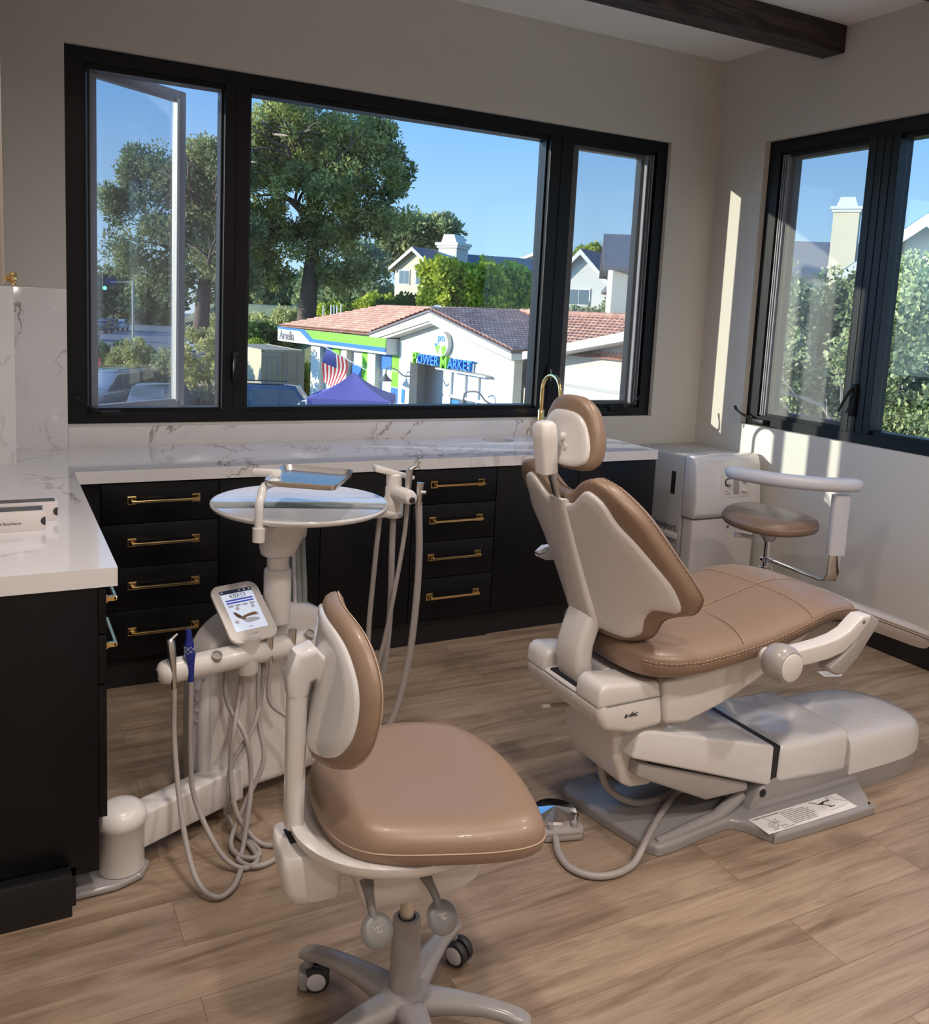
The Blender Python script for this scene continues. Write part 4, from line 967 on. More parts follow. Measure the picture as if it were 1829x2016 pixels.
def resample_open(q, n):
    Q = np.array(q, float); d = np.r_[0, np.cumsum(np.linalg.norm(np.diff(Q, axis=0), axis=1))]; t = np.linspace(0, d[-1], max(4, n))
    return [tuple(np.interp(x, d, Q[:, j]) for j in range(3)) for x in t]
# umbilical tubes behind the column
for dx, dy, z0, m in ((.10, .08, .86, 'hoseg'), (.075, .06, .88, 'hoseg'), (.06, .05, .88, 'pad'), (.05, .07, .88, 'hoseg')):
    hose([(KX+dx, KY+dy, z0), (KX+dx+.008, KY+dy+.004, .75), (KX+dx+.014, KY+dy+.002, .62), (KX+dx+.004, KY+dy-.01, .50)], .012 if m == 'hoseg' else .007, m)
# tray on its post
part('tray_clamp', MB().lathe([(.018, .925), (.018, .965), (0, .965)], frame((-3.292, -1.86, 0), (1, 0, 0), (0, 0, 1)), n=20).tube([(-3.292, -1.86, .95), (-3.20, -1.76, .955)], .010, n=10), 'white', du)
part('tray_post', MB().tube(sm([(-3.292, -1.86, .96), (-3.292, -1.86, 1.03), (-3.284, -1.85, 1.050), (-3.268, -1.825, 1.076), (-3.22, -1.78, 1.079)], 5), .0125, n=16), 'whitec', du)
tp = [(-3.28, -1.848), (-3.146, -1.608), (-2.967, -1.753), (-3.106, -1.972)]
def pin(p, k): c = [sum(a[i] for a in p)/4 for i in (0, 1)]; return [(c[0]+(a[0]-c[0])*k, c[1]+(a[1]-c[1])*k) for a in p]
def rq(p, r=.03):
    o = []
    for i in range(4):
        a, b_, c_ = V(p[i-1]), V(p[i]), V(p[(i+1) % 4]); u = (a-b_).normalized(); w = (c_-b_).normalized()
        for t in np.linspace(0, 1, 6): s0, s1 = b_+u*r, b_+w*r; o.append(tuple((1-t)**2*s0+2*t*(1-t)*b_+t*t*s1))
    return o
o1, o2, o3 = rq(tp), rq(pin(tp, .955), .026), rq(pin(tp, .90), .022)
b = MB().loft([[(x, y, z) for x, y in o] for o, z in ((o3, 1.081), (o2, 1.083), (o1, 1.097), (o1, 1.100), (o2, 1.094), (o3, 1.085))])
part('instrument_tray', b, 'trayst', du, ang=25)
part('tray_clip', MB().box(-.045, .04, -.017, .017, 1.085, 1.108, b=.007, T=frame((-3.232, -1.725, 0), (.9, -.45, 0), (0, 0, 1))), 'white', du)
# assistant holder at the far right of the table
hx_, hy_ = -2.795, -1.665
T = frame((hx_, hy_, 0), (1, 0, 0), (0, 0, 1))
part('holder_bracket', MB().box(-2.93, hx_+.02, hy_-.035, hy_+.02, .925, .945, b=.008).lathe([(.03, .92), (.034, .925), (.034, .98), (.028, .99), (.028, 1.02)], T, n=24), 'white', du, ang=50)
part('holder_stem', MB().lathe([(.026, 1.0), (.026, 1.06), (.02, 1.065), (0, 1.065)], T, n=24), 'white', du)
part('holder_rest', MB().prism([(-.075, 1.092), (-.072, 1.075), (.06, 1.042), (.068, 1.048), (.066, 1.056), (-.07, 1.097)], 0, .03, frame((hx_, hy_+.012, 0), (1, 0, 0), (0, -1, 0)), b=.004), 'white', du)
hb2 = part('holder_bar', MB().lathe([(.022, .0), (.024, .03), (.024, .10), (.020, .114), (.008, .118), (0, .118)], frame((hx_+.0, hy_, 1.005), (0, 0, 1), (.12, -1, -.05)), n=28), 'white', du)
part('end_bolt', MB().lathe([(.010, 0), (.010, .003), (.006, .005), (0, .005)], frame(V((hx_, hy_, 1.005))+V((.12, -1, -.05)).normalized()*.118, (0, 0, 1), (.12, -1, -.05)), n=16), 'dark', hb2)
for k, (dx, dy, top_) in enumerate(((.025, -.055, 1.085), (.048, -.095, 1.05))):
    b = MB().tube([(hx_+dx, hy_+dy, .975), (hx_+dx+.002, hy_+dy, 1.03), (hx_+dx+.004, hy_+dy, top_)], [.008, .011, .012], n=14)
    if k == 0: b.tube([(hx_+dx+.004, hy_+dy, top_), (hx_+dx+.03, hy_+dy+.0, top_+.014)], [.008, .005], n=10)
    else: b.tube([(hx_+dx+.0, hy_+dy-.008, 1.02), (hx_+dx+.018, hy_+dy-.01, 1.02)], .006, n=10)
    part('handpiece', b, 'steel', du, label='steel suction or syringe handpiece in the holder')
hose([(hx_+.027, hy_-.055, .98), (hx_+.02, hy_-.05, .85), (hx_-.005, hy_-.04, .65), (hx_-.04, hy_-.03, .45), (hx_-.10, hy_-.02, .28), (hx_-.20, hy_, .20)], .0075)
hose([(hx_+.05, hy_-.09, .985), (hx_+.062, hy_-.085, .8), (hx_+.058, hy_-.08, .6), (hx_+.04, hy_-.07, .4), (hx_-.01, hy_-.06, .22), (hx_-.12, hy_-.03, .12), (hx_-.25, hy_+.02, .13)], .0115, rings=True)
hose([(hx_+.002, hy_, .93), (hx_+.002, hy_, .8), (hx_+.004, hy_, .6), (hx_-.012, hy_, .4), (hx_-.06, hy_+.01, .24), (hx_-.2, hy_+.03, .2)], .0105)
hose([(hx_-.045, hy_, .93), (hx_-.055, hy_, .8), (hx_-.068, hy_, .6), (hx_-.08, hy_, .4), (hx_-.14, hy_, .26)], .0085, rings=True)
# instrument rail + touchscreen
B0, B1 = V((-3.538, -1.800, .548)), V((-3.06, -1.70, .556))
bd = (B1-B0).normalized(); Tb = frame(B0, (0, 0, 1), bd); BL = (B1-B0).length
rail = part('instrument_rail', MB().lathe([(.0, -.022), (.014, -.021), (.030, -.010), (.0355, .006), (.0355, BL-.006), (.030, BL+.012), (.015, BL+.02), (0, BL+.021)], Tb, n=40), 'white', du)
part('end_cap', MB().lathe([(.014, -.0235), (.012, -.026), (0, -.0265)], Tb, n=20), 'dark', rail)
cm = B0.lerp(B1, .52)
part('rail_mount', MB().lathe([(.030, -.062), (.033, -.055), (.034, .0), (.036, .03), (.044, .055), (0, .058)], frame(cm, (1, 0, 0), (0, 0, 1)), n=28).tube([cm, cm+V((0, .12, .0)), cm+V((.0, .2, -.0))], .028, n=16), 'white', rail)
for t in (.30, .93):       # empty cradles
    p = B0.lerp(B1, t)
    part('cradle', MB().lathe([(.016, -.03), (.016, .0358), (.013, .0362), (.012, .030)], frame(p+V((0, 0, 0))-V((0, .012, 0)), bd, (0, -.55, .83)), n=20), 'greyp', rail)
def on_rail(t, dy=-.034): return B0.lerp(B1, t)+V((0, dy, 0))
# syringe, blue scaler tip, two empty steel cups
p = on_rail(.045)
b = MB().tube([p+V((0, .0, -.04)), p+V((-.001, .004, .01)), p+V((-.004, .010, .05)), p+V((-.008, .016, .092)), p+V((-.009, .018, .100))], [.007, .0085, .0115, .013, .010], n=16)
b.tube([p+V((-.008, .018, .096)), p+V((.012, .022, .112))], [.006, .003], n=10)
part('air_water_syringe', b, 'steel', du, label='steel three-way syringe at the left end of the rail')
p = on_rail(.145)
b = MB().tube([p+V((0, 0, -.03)), p+V((0, .002, .02)), p+V((-.001, .008, .045)), p+V((-.003, .012, .07)), p+V((-.004, .016, .10)), p+V((-.005, .018, .118))], [.008, .010, .0155, .014, .009, .008], n=18)
bt = part('blue_tip', b, 'blue', du, label='blue mesh-covered handpiece tip')
b = MB()
for k in range(6):
    for s in (-1, 1): b.tube([p+V((-.002, .010, .055))+V((.0152*math.cos(s*t*2.6+k*PI/3), .0152*math.sin(s*t*2.6+k*PI/3), -.016+.034*t)) for t in np.linspace(0, 1, 9)], .0006, n=4)
part('tip_netting', b, 'pad', bt, smooth=False)
for t in (.66, .82):
    p = on_rail(t)
    part('handpiece_cup', MB().tube([p+V((0, .004, -.035)), p+V((0, .008, .01)), p+V((-.001, .014, .035)), p+V((-.001, .016, .05))], [.007, .0085, .012, .013], n=16), 'steel', du)
# touchscreen
ts = V(cm+V((.018, -.018, .052))); tw_ = V((.97, .20, .02)).normalized(); tv = V((-.10, .80, .58)); tv = (tv-tw_*tv.dot(tw_)).normalized(); tn = tw_.cross(tv)
T = frame(ts, tw_, tn)
tb = part('touchscreen', MB().prism(rrect(.155, .215, .032, 6, 0, .095), -.006, .007, T, b=.004, seg=3), 'white', du)
scr = mat('lit_screen', (.6, .66, .78), .15, emis=(.60, .68, .85), estr=.55)
scd = mat('screen_header', (.03, .035, .06), .15, emis=(.03, .035, .07), estr=.4)
scb = mat('screen_blue', (.05, .07, .42), .15, emis=(.05, .08, .42), estr=.45)
sci = mat('screen_grey', (.42, .44, .50), .3, emis=(.35, .37, .45), estr=.3)
S_ = T @ Matrix.Translation((0, .103, .0073))
sn = part('screen', MB().prism(rrect(.104, .152, .003, 2), 0, .0004, S_), scr, tb, smooth=False)
Z1 = Matrix.Translation((0, 0, .0006)); Z2 = Matrix.Translation((0, 0, .0009))
part('header_bar', MB().box(-.052, .052, .062, .0755, 0, .0002, T=S_ @ Z1), scd, sn, smooth=False)
b = MB().box(-.044, .044, .034, .0395, 0, .0002, T=S_ @ Z1); b.box(-.044, .044, .0245, .030, 0, .0002, T=S_ @ Z1)
part('button_bars', b, scb, sn, smooth=False)
b = MB()
for k in range(4): b.prism(rrect(.018, .0085, .004, 3, -.034+k*.0227, .0155), 0, .0002, S_ @ Z1)
for p in ((-.018, .004), (.032, .004), (.034, -.026), (-.037, -.043)): b.lathe([(.006, 0), (.006, .0002), (.005, .0002)], S_ @ Z1 @ Matrix.Translation((p[0], p[1], 0)), n=20)
b.prism(rrect(.012, .004, .0018, 3, 0, -.066), 0, .0002, S_ @ Z1)
for p in ((-.045, .069), (.012, .069), (.028, .069), (.044, .069)): b.box(p[0]-.003, p[0]+.003, p[1]-.003, p[1]+.003, 0, .0002, T=S_ @ Z2)
part('icons', b, sci, sn, smooth=False)
b = text_mb('4:03:13', .0185, S_ @ Z1 @ Matrix.Translation((0, .046, 0)), .0001, 'CENTER')
text_mb('Monday, January 12', .005, S_ @ Z1 @ Matrix.Translation((0, .0412, 0)), .0001, 'CENTER', mb=b)
part('clock_text', b, 'ink', sn, smooth=False)
def pl2(pts, name, m, zz=Z1): return part(name, MB().prism(sm([(x*1.0, y) for x, y in pts], 3, True), 0, .0002, S_ @ zz), m, sn, smooth=False)
pl2([(-.036, -.008), (-.030, -.008), (-.014, -.026), (-.02, -.034), (-.032, -.022)], 'chair_picture_back', 'seam')
pl2([(-.02, -.03), (.0, -.022), (.028, -.018), (.034, -.024), (.03, -.029), (0, -.031), (-.012, -.040)], 'chair_picture_seat', 'leather', Z2)
pl2([(-.012, -.036), (.02, -.036), (.036, -.042), (.034, -.049), (.0, -.052), (-.012, -.046)], 'chair_picture_base', sci)
part('lettering', text_mb('a-dec', .012, T @ Matrix.Translation((0, .008, .0075)), .0002, 'CENTER', shear=.3), 'greyp', tb, smooth=False)
# rail hoses
def W3(p, z=None): return p
hz = on_rail(.045); hose([hz+V((0, 0, -.04)), hz+V((.0, -.01, -.2)), (-3.51, -1.93, .16), (-3.49, -2.02, .04), (-3.45, -2.08, .012), (-3.40, -2.06, .012), (-3.36, -1.99, .012)], .0075)
h2 = on_rail(.145); hose([h2+V((0, 0, -.03)), h2+V((.0, .0, -.25)), h2+V((.01, -.02, -.38)), (-3.41, -1.93, .05), (-3.36, -1.98, .012), (-3.31, -1.97, .012), (-3.305, -1.90, .012), (-3.33, -1.80, .012), (-3.345, -1.70, .05), (-3.35, -1.67, .1)], .0075)
h3 = cm+V((-.055, .03, -.03)); h4 = cm+V((-.012, .02, -.03)); h5 = cm+V((.035, .0, -.03)); h6 = cm+V((.055, .03, -.02))
hose([h3, h3+V((.0, -.01, -.12)), (-3.30, -1.79, .30), (-3.285, -1.80, .15), (-3.33, -1.89, .012), (-3.355, -1.94, .012), (-3.32, -1.99, .012), (-3.25, -1.97, .012), (-3.20, -1.90, .04), (-3.17, -1.83, .12), (-3.14, -1.80, .3), on_rail(.66)+V((0, .0, -.16)), on_rail(.66)+V((0, 0, -.035))], .0075)
hose([h4, h4+V((-.005, 0, -.10)), (-3.335, -1.78, .32), (-3.345, -1.79, .2), (-3.33, -1.82, .08), (-3.28, -1.88, .012), (-3.22, -1.92, .012), (-3.14, -1.93, .012)], .0075)
hose([h5, h5+V((.0, -.01, -.18)), (-3.245, -1.79, .22), (-3.30, -1.80, .10), (-3.355, -1.85, .02), (-3.35, -1.92, .012), (-3.31, -1.95, .012), (-3.29, -1.92, .012), (-3.31, -1.84, .012)], .0075)
hose([h6, h6+V((.0, -.01, -.08)), (-3.27, -1.77, .33), (-3.34, -1.78, .22), (-3.35, -1.79, .12), (-3.34, -1.75, .05)], .0075)
p = on_rail(.82); hose([p+V((0, 0, -.035)), p+V((.005, .01, -.12)), p+V((.02, .04, -.22))], .0075)
# paper tag on the floor past the chair
T = frame((-.51, -1.60, .0015), (.95, -.3, 0), (0, 0, 1))
pt_ = part('paper_tag', MB().prism([(-.05, -.03), (.035, -.03), (.055, -.012), (.055, .012), (.035, .03), (-.05, .03)], 0, .0012, T), 'paper', None, 'small white printed tag lying on the floor past the chair arm', 'tag', smooth=False)
b = MB()
for k in range(3): stroke(b, [(-.035, -.014+k*.012), (.012, -.014+k*.012)], .0012, T @ Matrix.Translation((0, 0, .0016)))
part('printing', b, 'greyd', pt_, smooth=False)
# ------------------------------------------------------------ outside
C0 = V((-3.956, -4.3242, 1.6093))
def at(u, v, d): return C0+(fw+rt*((u-914.5)/f_px)-up*((v-cy_px)/f_px))*d
def hz_at(u, d, z):
    """point straight ahead of image column u at depth d, put at height z"""
    p = at(u, 573+.0455*u, d); return V((p.x, p.y, z))
G0 = -3.6
def leafmat(name, c1, c2, sc_=.6):
    m = mat(name, c1, .75, spec=.2); nt = NT(m); tc = nt.n('ShaderNodeTexCoord')
    n = nt.n('ShaderNodeTexNoise', i_Scale=sc_, i_Detail=4, i_Roughness=.65); nt.l(tc.outputs['Object'], n.inputs['Vector'])
    r = ramp(nt, [(.36, c1), (.62, c2)]); nt.l(n.outputs['Fac'], r.inputs['Fac']); nt.l(r.outputs['Color'], nt.b.inputs['Base Color'])
    out = nt.t.nodes['Material Output']; tl = nt.n('ShaderNodeBsdfTranslucent'); nt.l(r.outputs['Color'], tl.inputs['Color'])
    mx = nt.n('ShaderNodeMixShader'); mx.inputs[0].default_value = .3; nt.l(nt.b.outputs[0], mx.inputs[1]); nt.l(tl.outputs[0], mx.inputs[2]); nt.l(mx.outputs[0], out.inputs['Surface'])
    return m
M['pine'] = leafmat('pine_needles', (.085, .125, .06), (.48, .50, .17), .5)
M['pine2'] = leafmat('far_pine_needles', (.12, .16, .09), (.42, .45, .20), .5)
M['ficus'] = leafmat('bright_hedge_leaves', (.20, .30, .04), (.62, .66, .10), .8)
M['darkleaf'] = leafmat('dark_shrub_leaves', (.04, .09, .035), (.13, .22, .06), .8)
M['olive'] = leafmat('olive_leaves', (.22, .28, .17), (.42, .47, .27), .8)
M['yellowbush'] = leafmat('yellow_green_leaves', (.32, .34, .12), (.62, .60, .26), 1.2)
M['magn'] = leafmat('glossy_broad_leaves', (.13, .17, .075), (.52, .56, .28), 1.4)
M['drygrass'] = leafmat('dry_grass', (.30, .27, .16), (.45, .40, .25), 1.)
M['bark'] = mat('grey_brown_bark', (.10, .075, .06), .9, bump=(6, .6), var=(3, .3))
M['barkp'] = mat('pale_bark', (.36, .30, .25), .9, bump=(8, .5), var=(4, .3))
M['asph'] = mat('asphalt', (.19, .19, .20), .9, var=(.4, .12))
M['conc'] = mat('concrete_kerb', (.45, .43, .40), .9)
M['soil'] = mat('planted_slope', (.13, .14, .065), 1, var=(.6, .6))
M['stucco'] = mat('cream_stucco', (.60, .57, .49), .85, bump=(30, .2), var=(.8, .03))
M['stucco2'] = mat('white_stucco', (.60, .585, .55), .85)
M['stuccoy'] = mat('pale_yellow_stucco', (.66, .58, .42), .9, var=(1.5, .06))
M['green'] = mat('lime_green_panel', (.15, .52, .01), .5)
M['bluep'] = mat('blue_panel', (.005, .12, .46), .5)
M['bluel'] = mat('bright_blue_letter', (.004, .17, .60), .5)
M['whitep'] = mat('white_panel', (.66, .66, .63), .5)
M['tent'] = mat('violet_canopy_fabric', (.17, .14, .38), .7)
M['beige'] = mat('beige_container_paint', (.42, .355, .24), .6)
M['glassd'] = mat('dark_shop_glass', (.10, .14, .17), .12)
M['glassl'] = mat('pale_shop_glass', (.55, .64, .74), .15)
M['rooftrim'] = mat('dark_roof_edge', (.13, .12, .13), .7)
M['shingle'] = mat('dark_grey_shingles', (.16, .16, .18), .85, bump=(4, .6), var=(2, .25))
M['shingleb'] = mat('brown_shingles', (.24, .16, .12), .85, var=(2, .25))
M['shinglet'] = mat('blue_grey_shingles', (.13, .20, .24), .85, var=(2, .3))
M['red'] = mat('flag_red', (.45, .02, .03), .7); M['navy'] = mat('flag_blue', (.02, .04, .22), .7)
def tilemat():
    m = mat('clay_roof_tiles', (.28, .10, .07), .8); nt = NT(m); tc = nt.n('ShaderNodeTexCoord')
    n = nt.n('ShaderNodeTexNoise', i_Scale=3, i_Detail=4); nt.l(tc.outputs['Object'], n.inputs['Vector'])
    r = ramp(nt, [(.3, (.36, .17, .12)), (.55, (.52, .27, .19)), (.75, (.66, .40, .30))]); nt.l(n.outputs['Fac'], r.inputs['Fac']); nt.l(r.outputs['Color'], nt.b.inputs['Base Color'])
    return m
M['tile'] = tilemat()

# ground and the planted slope behind the shops
part('ground', MB().box(-90, 150, .3, 260, G0-.3, G0), 'asph', kind='structure', label='grey asphalt ground outside', smooth=False)
def terr(x, y):
    d = (x-8.5)*.93+(y-24)*.38          # distance up the slope, away from the road side
    q = max(0, min(1, (d-13)/16)); h = 4.4*q*q*(3-2*q)
    w_ = max(0, min(1, (x-6.5-(y-30)*.16)/6)); return G0-.05+h*w_
b = MB(); nx_, ny_ = 56, 56; X_ = np.linspace(4, 120, nx_); Y_ = np.linspace(1.5, 200, ny_)
b.add([(x, y, terr(x, y)) for y in Y_ for x in X_], [(j*nx_+i, j*nx_+i+1, (j+1)*nx_+i+1, (j+1)*nx_+i) for j in range(ny_-1) for i in range(nx_-1)])
part('hillside', b, 'soil', kind='structure')
part('kerb_island', MB().prism(sm([hz_at(u, d, 0).xy for u, d in ((150, 58), (260, 52), (430, 50), (560, 52), (620, 62), (480, 72), (300, 78), (180, 70))], 4, True), G0, G0+.16), 'soil', kind='structure')
# parking lines / kerbs
b = MB()
for u0, d0, u1, d1 in ((140, 95, 700, 95), (140, 84, 420, 82)):
    p, q = hz_at(u0, d0, G0), hz_at(u1, d1, G0); n_ = (q-p).cross(V((0, 0, 1))).normalized()*.12
    b.add([p+n_+V((0, 0, .12)), p-n_+V((0, 0, .12)), q-n_+V((0, 0, .12)), q+n_+V((0, 0, .12))], [(0, 1, 2, 3)])
part('kerb', b, 'conc', kind='structure', smooth=False)

# ---- foliage
def leaves(centers, radii, per, size, up_=0., narrow=1.0, seed=0):
    g = np.random.default_rng(seed); N = len(centers)*per
    c = np.repeat(np.array(centers), per, 0); r_ = np.repeat(np.array(radii), per)[:, None]
    d = g.normal(size=(N, 3)); d /= np.linalg.norm(d, axis=1)[:, None]; rad = g.random((N, 1))**.45
    p = c+d*rad*r_
    a = d*.7+g.normal(size=(N, 3))*.6; a[:, 2] += up_; a /= np.linalg.norm(a, axis=1)[:, None]
    s = g.normal(size=(N, 3)); s -= a*(s*a).sum(1)[:, None]; s /= np.linalg.norm(s, axis=1)[:, None]
    L = size*(.6+.8*g.random((N, 1))); w_ = L*.32*narrow
    v = np.stack([p-s*w_*.3, p+a*L*.5-s*w_, p+a*L, p+a*L*.5+s*w_], 1).reshape(-1, 3)
    return v
def foliage(name, v, m, parent):
    n = len(v)//4; L = WL[parent]; v = v-np.array(L)
    me = bpy.data.meshes.new(name); me.vertices.add(len(v)); me.vertices.foreach_set('co', v.astype(np.float32).ravel())
    me.loops.add(n*4); me.loops.foreach_set('vertex_index', np.arange(n*4, dtype=np.int32)); me.polygons.add(n)
    me.polygons.foreach_set('loop_start', np.arange(0, n*4, 4, dtype=np.int32)); me.update(calc_edges=True)
    me.materials.append(M[m]); o = bpy.data.objects.new(name, me); COL.objects.link(o); o.parent = parent; WL[o] = L; return o
def branchy(b, p, d, L, r, depth, g, ends, spread=.6):
    q = [p]; dd = d.copy()
    for i in range(4):
        dd = (dd+V(g.normal(size=3))*.13).normalized(); q.append(q[-1]+dd*L/4)
    b.tube(sm([tuple(x) for x in q], 2), [r, r*.55], n=7)
    ends.append(q[-1])
    if depth <= 0: return
    for k in range(3 if depth > 1 else 2):
        nd = (dd+V(g.normal(size=3))*spread); nd.z = nd.z*.7+.15; nd.normalize()
        branchy(b, q[int(g.integers(2, 5))], nd, L*.62, r*.5, depth-1, g, ends, spread)
def tree(label, cat, base, h, blobs, m, bark, n_cl, per, size, seed, trunk=(.35, .5), clr=1.0, narrow=1., name='tree', up_=.2, tk=3, shell=.55):
    """blobs: (dx along image right, dy depth, z above base, rx, rz)"""
    r = root(name, tuple(base), label, cat); g = np.random.default_rng(seed)
    rx = V((rt0.x, rt0.y, 0)).normalized(); fy_ = V((fw.x, fw.y, 0)).normalized()
    cs = []; rs = []; tot = sum(bb[3]**2*bb[4] for bb in blobs)**1
    for bb in blobs:
        k = max(3, int(n_cl*(bb[3]*bb[4])/sum(x[3]*x[4] for x in blobs)))
        for _ in range(k):
            d = g.normal(size=3); d /= np.linalg.norm(d); q = shell+(1-shell)*g.random()
            o = rx*(bb[0]+d[0]*bb[3]*q)+fy_*(bb[1]+d[1]*bb[3]*.8*q)+V((0, 0, bb[2]+d[2]*bb[4]*q))
            cs.append(tuple(V(base)+o)); rs.append(clr*(.7+.6*g.random()))
    if trunk:
        b = MB(); ends = []; p0 = V(base); t_ = trunk[0]
        top = V(base)+V((0, 0, h*trunk[1]))+rx*g.normal()*.3
        b.tube(sm([tuple(p0-V((0, 0, .3))), tuple(p0.lerp(top, .5)+rx*.1), tuple(top)], 4), [t_*1.25, t_*.8, t_*.7], n=12)
        for _ in range(tk*3):
            z = .35+.65*g.random(); d = rx*g.normal()+fy_*g.normal()*.7+V((0, 0, .55+.5*g.random())); d.normalize()
            branchy(b, p0.lerp(top, z), d, h*.23, t_*.42, 2, g, ends)
        part('trunk', b, bark, r, ang=80)
    foliage('foliage', leaves(cs, rs, per, size, up_, narrow, seed), m, r)
    return r
p = hz_at(603, 55, .3)
tree('big green pine with a dark trunk behind the shop, left in the centre pane', 'tree', p, 14,
     [(-.5, 0, 11.0, 3.6, 2.8), (2.4, 0, 10.6, 3.0, 2.2), (-2.6, 0, 9.3, 2.6, 2.4), (4.3, .5, 8.9, 2.2, 1.6), (.6, -1, 8.2, 3.2, 1.7), (-2.9, 0, 5.6, 2.4, 1.8), (1.0, 0, 5.4, 3.0, 1.6), (3.8, 0, 6.4, 2.6, 1.2), (-3, 0, 3.0, 1.9, 1.5), (2.2, 0, 3.4, 1.9, 1.2), (-1.8, 0, 12.6, 1.6, .9), (3.6, 0, 11.7, 1.5, 1.0)],
     'pine', 'bark', 400, 210, .27, 3, trunk=(.5, .62), clr=.66, narrow=.6, tk=5, shell=.35)
p = hz_at(395, 52, -.4)
tree('grey-green pine seen through the open left casement', 'tree', p, 12,
     [(1.0, 0, 9.6, 2.4, 1.7), (-.6, 0, 8.0, 2.2, 1.6), (-3.2, 0, 8.8, 2.0, 1.3), (-4.4, 0, 6.9, 1.6, 1.1), (1.5, 0, 6.4, 2.2, 1.6), (-1.8, 0, 5.6, 2.2, 1.3), (-4.3, 0, 4.3, 1.5, .8), (1.3, 0, 3.6, 2.3, 1.4), (-1.6, 0, 3.2, 1.8, 1)],
     'pine2', 'bark', 230, 190, .27, 5, trunk=(.4, .6), clr=.7, narrow=.55, tk=4, shell=.35)
p = hz_at(815, 78, 2.4)
tree('distant pine rising behind the grey-roofed house', 'tree', p, 8.5, [(-.8, 0, 5.2, 2.4, 1.5), (1.6, 0, 5.6, 2.0, 1.1), (-2.4, 0, 3.4, 2, 1.3)], 'pine2', 'bark', 90, 110, .5, 8, trunk=(.3, .6), clr=.75, narrow=.6)
p = hz_at(720, 66, .4)
tree('thin grey-green tree between the big pine and the gabled house', 'tree', p, 6.5, [(0, 0, 3.6, 1.7, 1.9), (-.6, 0, 5, 1.2, .9)], 'olive', 'barkp', 60, 90, .3, 9, trunk=(.13, .7), clr=.5, shell=.2)
# bright hedge trees right behind the roof
for i, (u, d, z, hh, w_, lab) in enumerate(((880, 52, -.2, 5.2, 2.0, 'bright yellow-green rounded tree under the grey house roof, leftmost of three behind the shop'),
                            (950, 53, -.2, 5.4, 2.1, 'bright yellow-green rounded tree behind the shop roof ridge, middle of three'),
                            (1010, 54, -.2, 5.2, 1.7, 'bright yellow-green rounded tree beside the right mullion, rightmost of three'))):
    tree(lab, 'tree', hz_at(u, d, z), hh, [(0, 0, 2.4, w_*.8, 2.0), (-.5, -.3, 3.5, w_*.55, .9), (.6, -.2, 1.2, w_*.75, 1.1)], 'ficus', 'bark', 130, 120, .24, 20+i, trunk=(.15, .4), clr=.42, narrow=1.2, shell=.75)
for i, (u, d, z, hh, w_, m, lab) in enumerate(((795, 56, -.4, 2.6, 1.9, 'darkleaf', 'dark green shrub below the gabled house'), (745, 60, -.2, 2.2, 1.7, 'ficus', 'light green shrub left of the dark one on the slope'),
        (690, 62, -.2, 1.9, 1.9, 'darkleaf', 'low dark green shrub beside the pine trunk'), (660, 60, -.6, 1.8, 1.4, 'ficus', 'yellowish shrub right of the big pine trunk'))):
    tree(lab, 'shrub', hz_at(u, d, z), hh, [(0, 0, hh*.5, w_, hh*.5)], m, 'bark', 60, 100, .25, 30+i, trunk=None, clr=.42, shell=.7, name='shrub')
for i, (u, d, w_, hh, lab) in enumerate(((540, 55, 1.15, 1.5, 'clipped round green shrub just left of the shop wall'), (578, 54, .9, 1.1, 'smaller round green shrub beside the green fascia'), (512, 60, 1.0, 1.3, 'rounded shrub behind the beige container, farthest left'), (598, 50, .7, .9, 'small shrub at the foot of the striped fascia'))):
    tree(lab, 'shrub', hz_at(u, d, -3.3+(0 if i != 2 else .5)), hh, [(0, 0, hh*.6, w_, hh*.55)], 'ficus', 'bark', 45, 90, .2, 40+i, trunk=(.06, .4), clr=.3, shell=.7, name='shrub')
for i, (u, d, z, hh, w_, m, lab) in enumerate(((395, 42, G0+.1, 3.7, 1.35, 'yellowbush', 'large rounded yellow-green bush seen in the open casement'), (350, 45, G0+.1, 2.4, 1.2, 'olive', 'grey-green shrub beside the large yellow-green bush'),
        (262, 47, G0+.1, 2.6, 1.3, 'yellowbush', 'yellow-green shrub behind the parked grey car'), (215, 50, G0+.1, 2.3, 1.7, 'darkleaf', 'dark green clipped hedge bush at the roadside'),
        (300, 40, G0+.1, 1.6, 1.0, 'drygrass', 'straw-coloured grass clump between the parked cars'), (420, 39, G0+.1, 1.1, .8, 'drygrass', 'low pale grass tuft below the yellow-green bush'))):
    tree(lab, 'shrub', hz_at(u, d, z), hh, [(0, 0, hh*.5, w_, hh*.48)], m, 'bark', 60, 110, .16, 50+i, trunk=None, clr=.34, shell=.75, name='shrub')
for i, (u, d, z, hh, w_, m, lab) in enumerate(((470, 72, -3.0, 3.2, 3.0, 'yellowbush', 'pale ivy-covered bank left of the big pine trunk'), (560, 68, -2.6, 3.4, 3.0, 'yellowbush', 'pale ivy-covered bank directly behind the big pine trunk'), (650, 70, -2.0, 3.0, 2.6, 'olive', 'grey-green hedge bank right of the pine trunk'),
        (508, 66, -3.3, 3.0, 1.6, 'darkleaf', 'dark bush low at the left edge of the centre pane'))):
    tree(lab, 'shrub', hz_at(u, d, z), hh, [(0, 0, hh*.5, w_, hh*.5)], m, 'bark', 110, 100, .24, 90+i, trunk=None, clr=.5, shell=.7, name='shrub')
